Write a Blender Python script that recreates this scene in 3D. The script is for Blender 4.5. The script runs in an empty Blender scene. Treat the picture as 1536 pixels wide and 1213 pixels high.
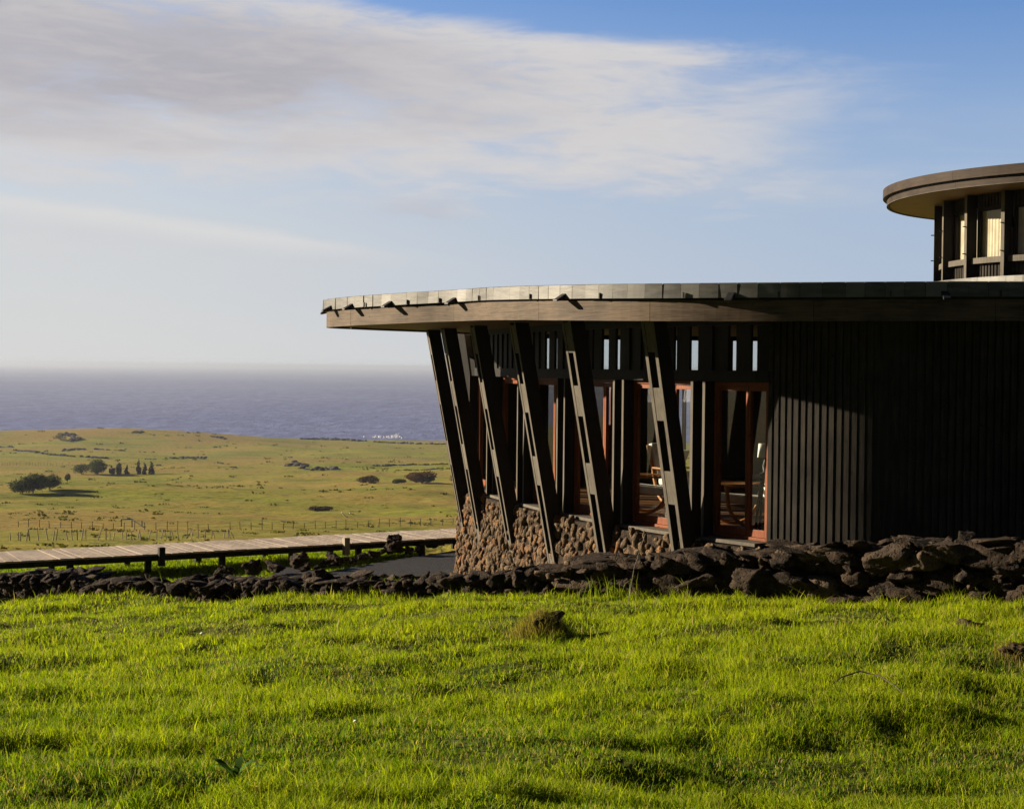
import bpy, bmesh, math, random
import numpy as np
from mathutils import Matrix, Vector, Euler

S = bpy.context.scene
COL = S.collection
R = math.radians
rng = np.random.default_rng(7)
random.seed(7)

# ------------------------------------------------------------------ camera
# the eye is the origin: x right, y into the scene, z up; 2400 px focal at 1536 px width
FPX, CXP, CYP = 2400.0, 768.0, 606.5
PITCH, ROLL = R(1.33), R(0.55)
cam_d = bpy.data.cameras.new('camera')
cam_d.sensor_width = 36.0
cam_d.lens = 36.0 * FPX / 1536.0
cam_d.clip_start, cam_d.clip_end = 0.1, 200000.0
cam = bpy.data.objects.new('camera', cam_d)
COL.objects.link(cam)
cam.matrix_world = Matrix.Rotation(R(90) - PITCH, 4, 'X') @ Matrix.Rotation(ROLL, 4, 'Z')
S.camera = cam
CM = np.array(cam.matrix_world)[:3, :3]

# ------------------------------------------------------------------ light
SUN_AZ_BACK = R(16)        # the sun stands on the left, this far behind the picture plane
SUN_EL = R(17)
SUNV = Vector((-math.cos(SUN_AZ_BACK) * math.cos(SUN_EL), math.sin(SUN_AZ_BACK) * math.cos(SUN_EL), math.sin(SUN_EL)))
sd = bpy.data.lights.new('sun', 'SUN')
sd.energy = 5.0
sd.angle = R(0.6)
sd.color = (1.0, 0.84, 0.62)
sun = bpy.data.objects.new('sun', sd)
COL.objects.link(sun)
sun.rotation_euler = SUNV.to_track_quat('Z', 'Y').to_euler()

S.view_settings.view_transform = 'Standard'
S.view_settings.look = 'None'
S.view_settings.gamma = 1.0
S.view_settings.exposure = 1.3
S.render.engine = 'CYCLES'
cy = S.cycles
cy.use_denoising = True
cy.max_bounces = 8
cy.diffuse_bounces = 3
cy.glossy_bounces = 3
cy.transmission_bounces = 4
cy.transparent_max_bounces = 16
cy.volume_bounces = 0
cy.sample_clamp_indirect = 6.0
cy.caustics_reflective = False
cy.caustics_refractive = False


# ------------------------------------------------------------------ node helpers
class NT:
    def __init__(self, tree):
        self.t = tree
        self.t.nodes.clear()

    def n(self, kind, **kw):
        nd = self.t.nodes.new(kind)
        for k, v in kw.items():
            setattr(nd, k, v)
        return nd

    def put(self, sock, v):
        if isinstance(v, bpy.types.NodeSocket):
            self.t.links.new(v, sock)
        elif isinstance(v, (tuple, list)) and len(v) == 3 and sock.type == 'RGBA':
            sock.default_value = (*v, 1.0)
        else:
            sock.default_value = v

    def m(self, op, a, b=None, c=None, clamp=False):
        nd = self.n('ShaderNodeMath', operation=op)
        nd.use_clamp = clamp
        self.put(nd.inputs[0], a)
        if b is not None:
            self.put(nd.inputs[1], b)
        if c is not None:
            self.put(nd.inputs[2], c)
        return nd.outputs[0]

    def add(self, a, b): return self.m('ADD', a, b)
    def sub(self, a, b): return self.m('SUBTRACT', a, b)
    def mul(self, a, b): return self.m('MULTIPLY', a, b)

    def ss(self, v, lo, hi, a=0.0, b=1.0):
        nd = self.n('ShaderNodeMapRange', interpolation_type='SMOOTHSTEP')
        self.put(nd.inputs[0], v)
        self.put(nd.inputs[1], lo)
        self.put(nd.inputs[2], hi)
        self.put(nd.inputs[3], a)
        self.put(nd.inputs[4], b)
        return nd.outputs[0]

    def mix(self, f, a, b, blend='MIX'):
        nd = self.n('ShaderNodeMix', data_type='RGBA', blend_type=blend)
        self.put(nd.inputs[0], f)
        self.put(nd.inputs[6], a)
        self.put(nd.inputs[7], b)
        return nd.outputs[2]

    def xyz(self, x, y, z=0.0):
        nd = self.n('ShaderNodeCombineXYZ')
        for i, v in enumerate((x, y, z)):
            self.put(nd.inputs[i], v)
        return nd.outputs[0]

    def noise(self, vec, scale, detail=4.0, rough=0.55, dist=0.0):
        nd = self.n('ShaderNodeTexNoise')
        if vec is not None:
            self.put(nd.inputs['Vector'], vec)
        nd.inputs['Scale'].default_value = scale
        nd.inputs['Detail'].default_value = detail
        nd.inputs['Roughness'].default_value = rough
        nd.inputs['Distortion'].default_value = dist
        return nd.outputs[0]

    def mapping(self, vec, scale=(1, 1, 1), rot=(0, 0, 0)):
        nd = self.n('ShaderNodeMapping')
        self.put(nd.inputs[0], vec)
        nd.inputs['Scale'].default_value = scale
        nd.inputs['Rotation'].default_value = rot
        return nd.outputs[0]


# ------------------------------------------------------------------ world: Nishita sky and clouds by direction
W = bpy.data.worlds.new('World')
S.world = W
W.use_nodes = True
w = NT(W.node_tree)
sky = w.n('ShaderNodeTexSky', sky_type='NISHITA')
sky.sun_disc = False
sky.sun_elevation = SUN_EL
sky.sun_rotation = math.atan2(SUNV.x, SUNV.y)
sky.altitude = 80
sky.air_density = 1.0
sky.dust_density = 1.0
sky.ozone_density = 1.6
SKY_STRENGTH = 0.085
geo = w.n('ShaderNodeTexCoord')
sep = w.n('ShaderNodeSeparateXYZ')
w.put(sep.inputs[0], geo.outputs['Generated'])
az = w.m('ARCTAN2', sep.outputs[0], sep.outputs[1])          # 0 ahead, + to the right
el = w.m('ARCSINE', sep.outputs[2])
def bump2(a0, e0, ra, re, slope=0.0):
    """soft elliptic patch in the sky round azimuth a0, elevation e0"""
    da = w.mul(w.sub(az, a0), 1.0 / ra)
    de = w.mul(w.sub(w.sub(el, e0), w.mul(w.sub(az, a0), slope)), 1.0 / re)
    d2 = w.add(w.mul(da, da), w.mul(de, de))
    return w.m('EXPONENT', w.mul(d2, -1.0))
streak = w.xyz(w.add(w.mul(az, 3.0), w.mul(el, 4.0)), w.mul(el, 17.0), 0.0)
n1 = w.noise(streak, 1.7, 7.0, 0.56, 0.35)
n2 = w.noise(w.xyz(w.mul(az, 6.0), w.mul(el, 26.0), 3.1), 2.0, 8.0, 0.6, 0.5)
nz = w.sub(n1, 0.5)
nz2 = w.sub(n2, 0.5)
wob = w.add(w.mul(nz, 0.10), w.mul(nz2, 0.085))
# big bank: upper edge falls to the right, lower edge nearly level
up = w.sub(w.add(w.mul(az, -0.115), 0.2135), el)             # >0 below the upper edge
up = w.add(up, w.mul(wob, 0.30))
lowe = w.add(w.sub(el, 0.112), w.mul(wob, 0.8))              # >0 above the lower edge
rgt = w.add(w.sub(0.188, az), w.mul(wob, 1.7))               # >0 left of the ragged right end
bank = w.mul(w.mul(w.ss(up, -0.004, 0.016), w.ss(lowe, -0.020, 0.026)), w.ss(rgt, -0.08, 0.15))
n3 = w.noise(w.xyz(w.add(w.mul(az, 14.0), w.mul(el, 22.0)), w.mul(el, 70.0), 7.7), 2.0, 8.0, 0.62, 0.8)
core = w.mul(w.mul(w.ss(up, 0.004, 0.040), w.ss(lowe, 0.010, 0.060)), w.ss(rgt, 0.08, 0.30))
fray = w.ss(w.add(n2, w.mul(w.sub(n3, 0.5), 0.5)), 0.22, 0.56, 0.55, 1.0)
bank = w.mul(bank, w.m('MAXIMUM', fray, w.mul(core, 0.97)))
# thin band lower down on the left
band = w.mul(w.ss(w.sub(w.add(w.sub(0.086, w.mul(w.add(az, 0.18), 0.115)), w.mul(wob, 0.15)), el), -0.002, 0.006), w.mul(w.ss(el, 0.045, 0.085), w.ss(az, -0.16, 0.05, 1.0, 0.0)))
bandrim = w.mul(w.mul(band, w.ss(w.sub(w.sub(0.086, w.mul(w.add(az, 0.18), 0.115)), el), 0.004, 0.018, 1.0, 0.0)), w.ss(az, -0.14, -0.02, 1.0, 0.0))
band2 = w.mul(bump2(0.02, 0.112, 0.20, 0.012, 0.0), w.ss(n2, 0.40, 0.66))
band3 = w.mul(bump2(0.20, 0.125, 0.22, 0.022, 0.0), w.ss(n1, 0.36, 0.70, 0.0, 0.55))
small = w.mul(bump2(-0.058, 0.0965, 0.026, 0.0075), w.ss(n2, 0.38, 0.56))
# light veil everywhere else in the sky, beyond the picture
cov = w.m('MAXIMUM', w.m('MAXIMUM', bank, w.mul(band, 0.50)), w.m('MAXIMUM', w.mul(band2, 0.85), band3))
# grey-lilac belly of the bank against its bright thin rims
belly = w.mul(w.mul(w.ss(up, 0.0, 0.050), w.ss(lowe, 0.006, 0.065)), w.ss(rgt, 0.05, 0.36))
belly = w.mul(belly, w.ss(n1, 0.28, 0.66, 0.85, 1.0))
ccol = w.mix(belly, (0.325, 0.318, 0.322), (0.213, 0.206, 0.226))
ccol = w.mix(w.ss(w.add(w.mul(n2, 0.75), w.mul(n3, 0.25)), 0.40, 0.68, 0.0, 0.30), ccol, (0.385, 0.375, 0.365))
# physical sky, pulled towards a pale blue with the haze low down
skyc = w.n('ShaderNodeVectorMath', operation='SCALE')
w.put(skyc.inputs[0], sky.outputs[0])
skyc.inputs[3].default_value = SKY_STRENGTH * 0.9
tint = w.mix(1.0, skyc.outputs[0], (0.50, 0.70, 1.08), 'MULTIPLY')
front = w.ss(w.m('ABSOLUTE', w.add(az, 0.30)), 0.75, 1.5, 1.0, 0.30)      # pale haze lies towards the sea and the sun
hzf = w.mul(w.ss(el, 0.02, 0.25, 1.0, 0.0), front)
base = w.mix(w.mul(w.m('POWER', hzf, w.ss(az, -0.3, 0.25, 0.55, 0.90)), 0.97), tint, w.mix(w.ss(az, -0.30, 0.30), (0.338, 0.342, 0.346), (0.228, 0.272, 0.345)))
base = w.mix(w.mul(w.ss(el, 0.0, 0.05, 0.6, 0.0), front), base, (0.345, 0.345, 0.340))
fin = w.mix(cov, base, ccol)
# unseen sky behind the viewer and overhead darkened to cut ambient fill
dim = w.add(0.15, w.mul(0.85, w.mul(w.ss(w.m('ABSOLUTE', w.add(az, 0.25)), 0.55, 1.15, 1.0, 0.0), w.ss(el, 0.25, 0.7, 1.0, 0.3))))
fin = w.mix(1.0, fin, w.xyz(dim, dim, dim), 'MULTIPLY')
fin = w.mix(w.mul(bandrim, 0.6), fin, (0.37, 0.365, 0.36))
fin = w.mix(w.mul(small, 0.42), fin, (0.25, 0.245, 0.265))
bg = w.n('ShaderNodeBackground')
w.put(bg.inputs[0], fin)
bg.inputs[1].default_value = 0.80
wo = w.n('ShaderNodeOutputWorld')
w.t.links.new(bg.outputs[0], wo.inputs[0])


# ------------------------------------------------------------------ numpy noise and projection
def _hash(ix, iy, iz):
    h = (ix.astype(np.int64) * 374761393 + iy.astype(np.int64) * 668265263 + iz.astype(np.int64) * 2147483647) & 0xFFFFFFFF
    h = ((h ^ (h >> 13)) * 1274126177) & 0xFFFFFFFF
    h = (h ^ (h >> 16)) & 0xFFFFFF
    return h.astype(np.float64) / 0xFFFFFF

def vnoise(x, y, z=None):
    x = np.asarray(x, float); y = np.asarray(y, float)
    z = np.zeros_like(x) if z is None else np.asarray(z, float)
    ix, iy, iz = np.floor(x), np.floor(y), np.floor(z)
    fx, fy, fz = x - ix, y - iy, z - iz
    fx, fy, fz = (f * f * (3 - 2 * f) for f in (fx, fy, fz))
    r = 0
    for a in (0, 1):
        for b in (0, 1):
            for c in (0, 1):
                wgt = (fx if a else 1 - fx) * (fy if b else 1 - fy) * (fz if c else 1 - fz)
                r = r + wgt * _hash(ix + a, iy + b, iz + c)
    return r * 2 - 1

def fbm(x, y, z=None, o=4):
    r, a = 0, 0.5
    for i in range(o):
        k = 2.03 ** i
        r = r + a * vnoise(np.asarray(x) * k + 17.3 * i, np.asarray(y) * k - 9.1 * i, None if z is None else np.asarray(z) * k + 3.7 * i)
        a *= 0.5
    return r

def sst(v, lo, hi):
    t = np.clip((np.asarray(v, float) - lo) / (hi - lo), 0, 1)
    return t * t * (3 - 2 * t)

def at(px, py, Y):
    """world point at depth Y that the photograph shows at pixel (px, py)"""
    d = CM @ np.array([(px - CXP) / FPX, -(py - CYP) / FPX, -1.0])
    return d * (Y / d[1])

def proj(p):
    q = CM.T @ np.asarray(p, float)
    return CXP + FPX * q[0] / -q[2], CYP - FPX * q[1] / -q[2]


# ------------------------------------------------------------------ materials
MATS = {}
def new_mat(name):
    m = bpy.data.materials.new(name)
    m.use_nodes = True
    MATS[name] = m
    return m, NT(m.node_tree)

def finish(t, bsdf):
    o = t.n('ShaderNodeOutputMaterial')
    t.t.links.new(bsdf, o.inputs[0])

def principled(t, col, rough=0.6, metal=0.0, bumpv=None, bstr=0.3, bdist=0.01, spec=0.5):
    b = t.n('ShaderNodeBsdfPrincipled')
    t.put(b.inputs['Base Color'], col)
    t.put(b.inputs['Roughness'], rough)
    t.put(b.inputs['Metallic'], metal)
    b.inputs['Specular IOR Level'].default_value = spec
    if bumpv is not None:
        bp = t.n('ShaderNodeBump')
        bp.inputs['Strength'].default_value = bstr
        bp.inputs['Distance'].default_value = bdist
        t.put(bp.inputs['Height'], bumpv)
        t.put(b.inputs['Normal'], bp.outputs[0])
    return b.outputs[0]

def wood(name, c0, c1, rough=0.65, axis='z', scale=1.0, bstr=0.35, knots=True, spec=0.3):
    m, t = new_mat(name)
    oc = t.n('ShaderNodeTexCoord').outputs['Object']
    sc = {'z': (14, 14, 0.9), 'x': (0.9, 14, 14), 'y': (14, 0.9, 14), 'h': (0.8, 0.8, 20)}[axis]
    v = t.mapping(oc, tuple(s * scale for s in sc))
    g = t.noise(v, 3.0, 6.0, 0.65, 0.6)
    big = t.noise(t.mapping(oc, (1.3, 1.3, 1.3)), 1.4, 3.0)
    f = t.add(t.mul(g, 0.75), t.mul(big, 0.5))
    f = t.ss(f, 0.36, 0.86)
    col = t.mix(f, c0, c1)
    if knots:
        kn = t.ss(t.noise(t.mapping(oc, (5, 5, 5)), 2.2, 1.0), 0.70, 0.78)
        col = t.mix(t.mul(kn, 0.55), col, tuple(c * 0.35 for c in c0))
    finish(t, principled(t, col, rough, 0, g, bstr, 0.004, spec))
    return m

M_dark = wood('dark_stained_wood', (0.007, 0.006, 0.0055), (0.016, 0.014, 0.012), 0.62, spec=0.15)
M_batten = wood('black_batten_wood', (0.011, 0.0105, 0.010), (0.044, 0.039, 0.033), 0.75, spec=0.08)
M_grey = wood('grey_wood', (0.060, 0.053, 0.043), (0.130, 0.116, 0.094), 0.72, spec=0.15)
M_fascia = wood('fascia_wood', (0.026, 0.018, 0.012), (0.135, 0.096, 0.064), 0.65, 'h', 1.0, 0.5, True, 0.15)
M_towerf = wood('tower_fascia_wood', (0.020, 0.015, 0.012), (0.056, 0.042, 0.033), 0.7, 'h', 1.0, 0.4, True, 0.12)
M_soffit = wood('soffit_wood', (0.090, 0.052, 0.028), (0.150, 0.088, 0.048), 0.6, 'x', 0.8)
M_red = wood('red_hardwood', (0.095, 0.024, 0.006), (0.240, 0.062, 0.013), 0.55, spec=0.2)
M_honey = wood('honey_wood', (0.300, 0.115, 0.028), (0.480, 0.210, 0.060), 0.4, spec=0.45)
M_floor = wood('floor_wood', (0.120, 0.055, 0.022), (0.220, 0.110, 0.048), 0.4, 'x')
M_deck = wood('deck_planks', (0.230, 0.180, 0.125), (0.480, 0.390, 0.290), 0.6, 'y', 0.6)
M_post = wood('old_fence_wood', (0.150, 0.125, 0.095), (0.330, 0.290, 0.230), 0.8)

def simple(name, c0, c1, scale, rough, bstr=0.4, bdist=0.01, detail=6.0, spec=0.3, metal=0.0, lo=0.35, hi=0.65):
    m, t = new_mat(name)
    oc = t.n('ShaderNodeTexCoord').outputs['Object']
    g = t.noise(oc, scale, detail, 0.62)
    finish(t, principled(t, t.mix(t.ss(g, lo, hi), c0, c1), rough, metal, g, bstr, bdist, spec))
    return m

M_black = simple('black_metal', (0.012, 0.012, 0.013), (0.022, 0.021, 0.020), 9, 0.5)
M_asphalt = simple('asphalt', (0.012, 0.012, 0.013), (0.060, 0.058, 0.058), 34, 0.85, 0.8, 0.03, 3.0, 0.15)
M_cream = simple('cream_curtain', (0.50, 0.43, 0.31), (0.62, 0.54, 0.40), 3, 0.8, 0.1)
M_white = simple('white_cloth', (0.70, 0.68, 0.64), (0.80, 0.78, 0.74), 8, 0.8, 0.2)
M_bronze = simple('brown_curtain', (0.10, 0.062, 0.034), (0.16, 0.10, 0.058), 5, 0.8, 0.2)
M_plaster = simple('inner_dark_wall', (0.035, 0.026, 0.020), (0.060, 0.046, 0.036), 3, 0.8, 0.1)
M_foam = simple('sea_foam', (0.75, 0.77, 0.80), (0.88, 0.89, 0.90), 2, 0.8, 0.2)
M_soil = simple('soil_clod', (0.022, 0.015, 0.009), (0.075, 0.052, 0.030), 14, 0.95, 0.9, 0.03, 6.0, 0.1)
M_paper = simple('white_paper', (0.74, 0.73, 0.70), (0.82, 0.81, 0.79), 20, 0.7, 0.2)

# lava rock: near black, rusty brown, porous
def rock_mat(name, c0, c1, c2, c3, scale=1.0, bstr=0.9):
    m, t = new_mat(name)
    oc = t.n('ShaderNodeTexCoord').outputs['Object']
    big = t.noise(oc, 2.3 * scale, 4.0)
    mid = t.noise(oc, 11.0 * scale, 6.0, 0.65)
    vo = t.n('ShaderNodeTexVoronoi')
    t.put(vo.inputs['Vector'], oc)
    vo.inputs['Scale'].default_value = 26.0 * scale
    pore = t.ss(vo.outputs[0], 0.05, 0.40)
    at_ = t.n('ShaderNodeAttribute', attribute_name='tone')
    col = t.mix(t.ss(big, 0.35, 0.65), c0, c1)
    col = t.mix(t.mul(t.ss(mid, 0.42, 0.66), 0.8), col, c2)
    col = t.mix(t.mul(t.ss(at_.outputs['Fac'], 0.45, 1.0), 0.85), col, c3)
    col = t.mix(t.mul(t.ss(mid, 0.62, 0.72), 0.25), col, tuple(min(1, c * 2.2) for c in c2))
    col = t.mix(t.mul(t.ss(pore, 0.0, 0.6, 1.0, 0.0), 0.5), col, tuple(c * 0.4 for c in c0))
    h = t.add(t.mul(pore, 0.7), t.mul(mid, 1.3))
    finish(t, principled(t, col, 0.92, 0, h, bstr, 0.035, 0.15))
    return m

M_lava = rock_mat('lava_rock', (0.015, 0.011, 0.008), (0.031, 0.021, 0.014), (0.058, 0.039, 0.025), (0.100, 0.072, 0.050), 1.0, 1.0)
M_plinth = rock_mat('plinth_stone', (0.052, 0.037, 0.026), (0.130, 0.088, 0.054), (0.205, 0.145, 0.088), (0.270, 0.130, 0.055), 1.6, 0.9)
M_fieldrock = simple('field_rock', (0.020, 0.017, 0.014), (0.060, 0.050, 0.036), 0.6, 0.95, 0.8, 0.3)

# zinc flashing
m, t = new_mat('zinc_flashing')
M_zinc = m
oc = t.n('ShaderNodeTexCoord').outputs['Object']
g = t.noise(t.mapping(oc, (2.0, 2.0, 9.0)), 1.6, 5.0)
at_ = t.n('ShaderNodeAttribute', attribute_name='tone')
col = t.mix(t.ss(g, 0.3, 0.7), (0.055, 0.055, 0.052), (0.105, 0.104, 0.098))
col = t.mix(t.mul(at_.outputs['Fac'], 0.40), col, (0.24, 0.237, 0.22))
finish(t, principled(t, col, 0.5, 0.1, g, 0.12, 0.02, 0.3))

# thin glass pane: clear with a Fresnel reflection
m, t = new_mat('window_glass')
M_glass = m
tr = t.n('ShaderNodeBsdfTransparent')
tr.inputs[0].default_value = (0.86, 0.89, 0.88, 1)
gl = t.n('ShaderNodeBsdfGlossy')
gl.inputs['Roughness'].default_value = 0.01
fr = t.n('ShaderNodeFresnel')
bk = t.n('ShaderNodeNewGeometry').outputs['Backfacing']
t.put(fr.inputs[0], t.add(t.mul(bk, 1 / 1.5 - 1.5), 1.5))
mx = t.n('ShaderNodeMixShader')
t.put(mx.inputs[0], t.m('MULTIPLY', fr.outputs[0], 1.2, clamp=True))
t.t.links.new(tr.outputs[0], mx.inputs[1])
t.t.links.new(gl.outputs[0], mx.inputs[2])
finish(t, mx.outputs[0])

# leaf / grass with light passing through the blades
def leafy(name, tint=(1, 1, 1), transl=0.45, rough=0.45, spec=0.35):
    m, t = new_mat(name)
    a = t.n('ShaderNodeAttribute', attribute_name='Col')
    col = t.mix(1.0, a.outputs['Color'], tint, 'MULTIPLY')
    p = principled(t, col, rough, 0, None, spec=spec)
    tl = t.n('ShaderNodeBsdfTranslucent')
    t.put(tl.inputs[0], t.mix(1.0, col, (1.12, 1.25, 0.45), 'MULTIPLY'))
    mx = t.n('ShaderNodeMixShader')
    mx.inputs[0].default_value = transl
    t.t.links.new(p, mx.inputs[1])
    t.t.links.new(tl.outputs[0], mx.inputs[2])
    finish(t, mx.outputs[0])
    return m
M_grass = leafy('grass_blades', transl=0.5, rough=0.6, spec=0.10)
M_leaf = leafy('tree_leaves', transl=0.2, rough=0.8, spec=0.05)
M_scrub = leafy('scrub_leaves', transl=0.2, rough=1.0, spec=0.0)
M_bark = simple('bark', (0.045, 0.034, 0.025), (0.090, 0.070, 0.052), 6, 0.9, 0.8, 0.02)

# the land: lawn soil near by, rough pasture with dry and stony patches beyond
m, t = new_mat('pasture_ground')
M_ground = m
gp = t.n('ShaderNodeNewGeometry').outputs['Position']
sp = t.n('ShaderNodeSeparateXYZ')
t.put(sp.inputs[0], gp)
Yc = sp.outputs[1]
nb = t.noise(t.mapping(gp, (1 / 260, 1 / 150, 0)), 1.0, 5.0, 0.6, 0.4)
nm = t.noise(t.mapping(gp, (1 / 60, 1 / 26, 0)), 1.0, 6.0, 0.62, 0.3)
nf = t.noise(t.mapping(gp, (1 / 7, 1 / 4.5, 0)), 1.0, 6.0, 0.66)
nff = t.noise(t.mapping(gp, (1.2, 0.8, 0)), 1.0, 5.0, 0.66)
green = t.mix(t.ss(nm, 0.35, 0.66), (0.170, 0.182, 0.018), (0.275, 0.268, 0.032))
dry = t.mix(t.ss(nf, 0.3, 0.7), (0.245, 0.168, 0.036), (0.330, 0.238, 0.060))
f = t.ss(t.add(t.mul(nb, 0.62), t.mul(nm, 0.45)), 0.46, 0.62)
col = t.mix(f, green, dry)
col = t.mix(t.mul(t.ss(nf, 0.50, 0.68), 0.5), col, (0.075, 0.078, 0.014))
ston = t.mul(t.ss(t.add(t.mul(nb, -0.45), t.mul(nm, 1.0)), 0.43, 0.52), t.ss(nf, 0.42, 0.60))
ston = t.mul(ston, t.ss(Yc, 420.0, 900.0))
col = t.mix(t.mul(ston, 0.8), col, (0.042, 0.034, 0.024))
col = t.mix(t.mul(t.ss(nff, 0.52, 0.72), 0.5), col, (0.19, 0.18, 0.05))
coast = t.ss(sp.outputs[2], -79.8, -78.6, 1.0, 0.0)
col = t.mix(coast, col, (0.022, 0.019, 0.016))
lawn = t.mix(t.ss(nff, 0.4, 0.65), (0.040, 0.060, 0.006), (0.085, 0.090, 0.018))
col = t.mix(t.ss(Yc, 26.0, 33.0, 1.0, 0.0), col, lawn)
nm2 = t.noise(t.mapping(gp, (1 / 2.6, 1 / 2.2, 0)), 1.0, 5.0, 0.7)
col = t.mix(t.mul(t.mul(t.ss(nm2, 0.46, 0.66), t.ss(Yc, 40.0, 60.0)), 0.8), col, t.mix(1.0, col, (0.42, 0.46, 0.36), 'MULTIPLY'))
hgt = t.add(t.mul(nf, 0.9), t.mul(nff, 0.35))
finish(t, principled(t, col, 0.95, 0, hgt, 0.8, 0.6, 0.05))

# sea
m, t = new_mat('sea_water')
M_sea = m
gp = t.n('ShaderNodeNewGeometry').outputs['Position']
a1 = t.noise(t.mapping(gp, (1 / 38, 1 / 90, 0)), 1.0, 6.0, 0.68)
a2 = t.noise(t.mapping(gp, (1 / 700, 1 / 1500, 0)), 1.0, 4.0, 0.6)
cap = t.ss(t.noise(t.mapping(gp, (1 / 20, 1 / 110, 0)), 1.0, 3.0, 0.7), 0.74, 0.80)
col = t.mix(t.ss(a2, 0.35, 0.65), (0.060, 0.072, 0.185), (0.090, 0.104, 0.220))
col = t.mix(t.mul(cap, 0.55), col, (0.35, 0.37, 0.40))
col = t.mix(t.ss(a1, 0.38, 0.66), col, t.mix(1.0, col, (1.9, 1.8, 1.65), 'MULTIPLY'))
finish(t, principled(t, col, 0.55, 0, a1, 1.0, 6.0, 0.35))


# ------------------------------------------------------------------ object helpers
def clean_link(o, parent=None):
    COL.objects.link(o)
    if parent is not None:
        o.parent = parent
    return o

def tag(o, label=None, cat=None, group=None, kind=None):
    if label: o['label'] = label
    if cat: o['category'] = cat
    if group: o['group'] = group
    if kind: o['kind'] = kind
    return o

def thing(name, label, cat, loc=(0, 0, 0), group=None, rz=0.0):
    o = bpy.data.objects.new(name, None)
    o.empty_display_size = 0.2
    o.location = loc
    o.rotation_euler = (0, 0, rz)
    clean_link(o)
    return tag(o, label, cat, group)

def npmesh(name, V, F, mat, parent=None, smooth=False, cols=None, tone=None, kind=None, origin=None):
    """V: (n,3) array; F: (m,k) array or list of index tuples"""
    V = np.asarray(V, float)
    if origin is not None:
        V = V - np.asarray(origin, float)
    me = bpy.data.meshes.new(name)
    if isinstance(F, np.ndarray):
        nf, k = F.shape
        me.vertices.add(len(V))
        me.vertices.foreach_set('co', V.astype(np.float32).ravel())
        me.loops.add(nf * k)
        me.loops.foreach_set('vertex_index', F.astype(np.int32).ravel())
        me.polygons.add(nf)
        me.polygons.foreach_set('loop_start', np.arange(0, nf * k, k, dtype=np.int32))
        me.polygons.foreach_set('loop_total', np.full(nf, k, dtype=np.int32))
        me.update(calc_edges=True)
    else:
        me.from_pydata([tuple(v) for v in V], [], F)
        me.update()
    me.materials.append(mat)
    if smooth:
        me.polygons.foreach_set('use_smooth', np.ones(len(me.polygons), dtype=bool))
    if cols is not None:
        a = me.attributes.new('Col', 'FLOAT_COLOR', 'POINT')
        c4 = np.ones((len(V), 4), np.float32)
        c4[:, :3] = cols
        a.data.foreach_set('color', c4.ravel())
    if tone is not None:
        a = me.attributes.new('tone', 'FLOAT', 'POINT')
        a.data.foreach_set('value', np.asarray(tone, np.float32))
    me.validate()
    o = bpy.data.objects.new(name, me)
    if origin is not None and parent is None:
        o.location = tuple(origin)
    clean_link(o, parent)
    if kind: o['kind'] = kind
    return o

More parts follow.
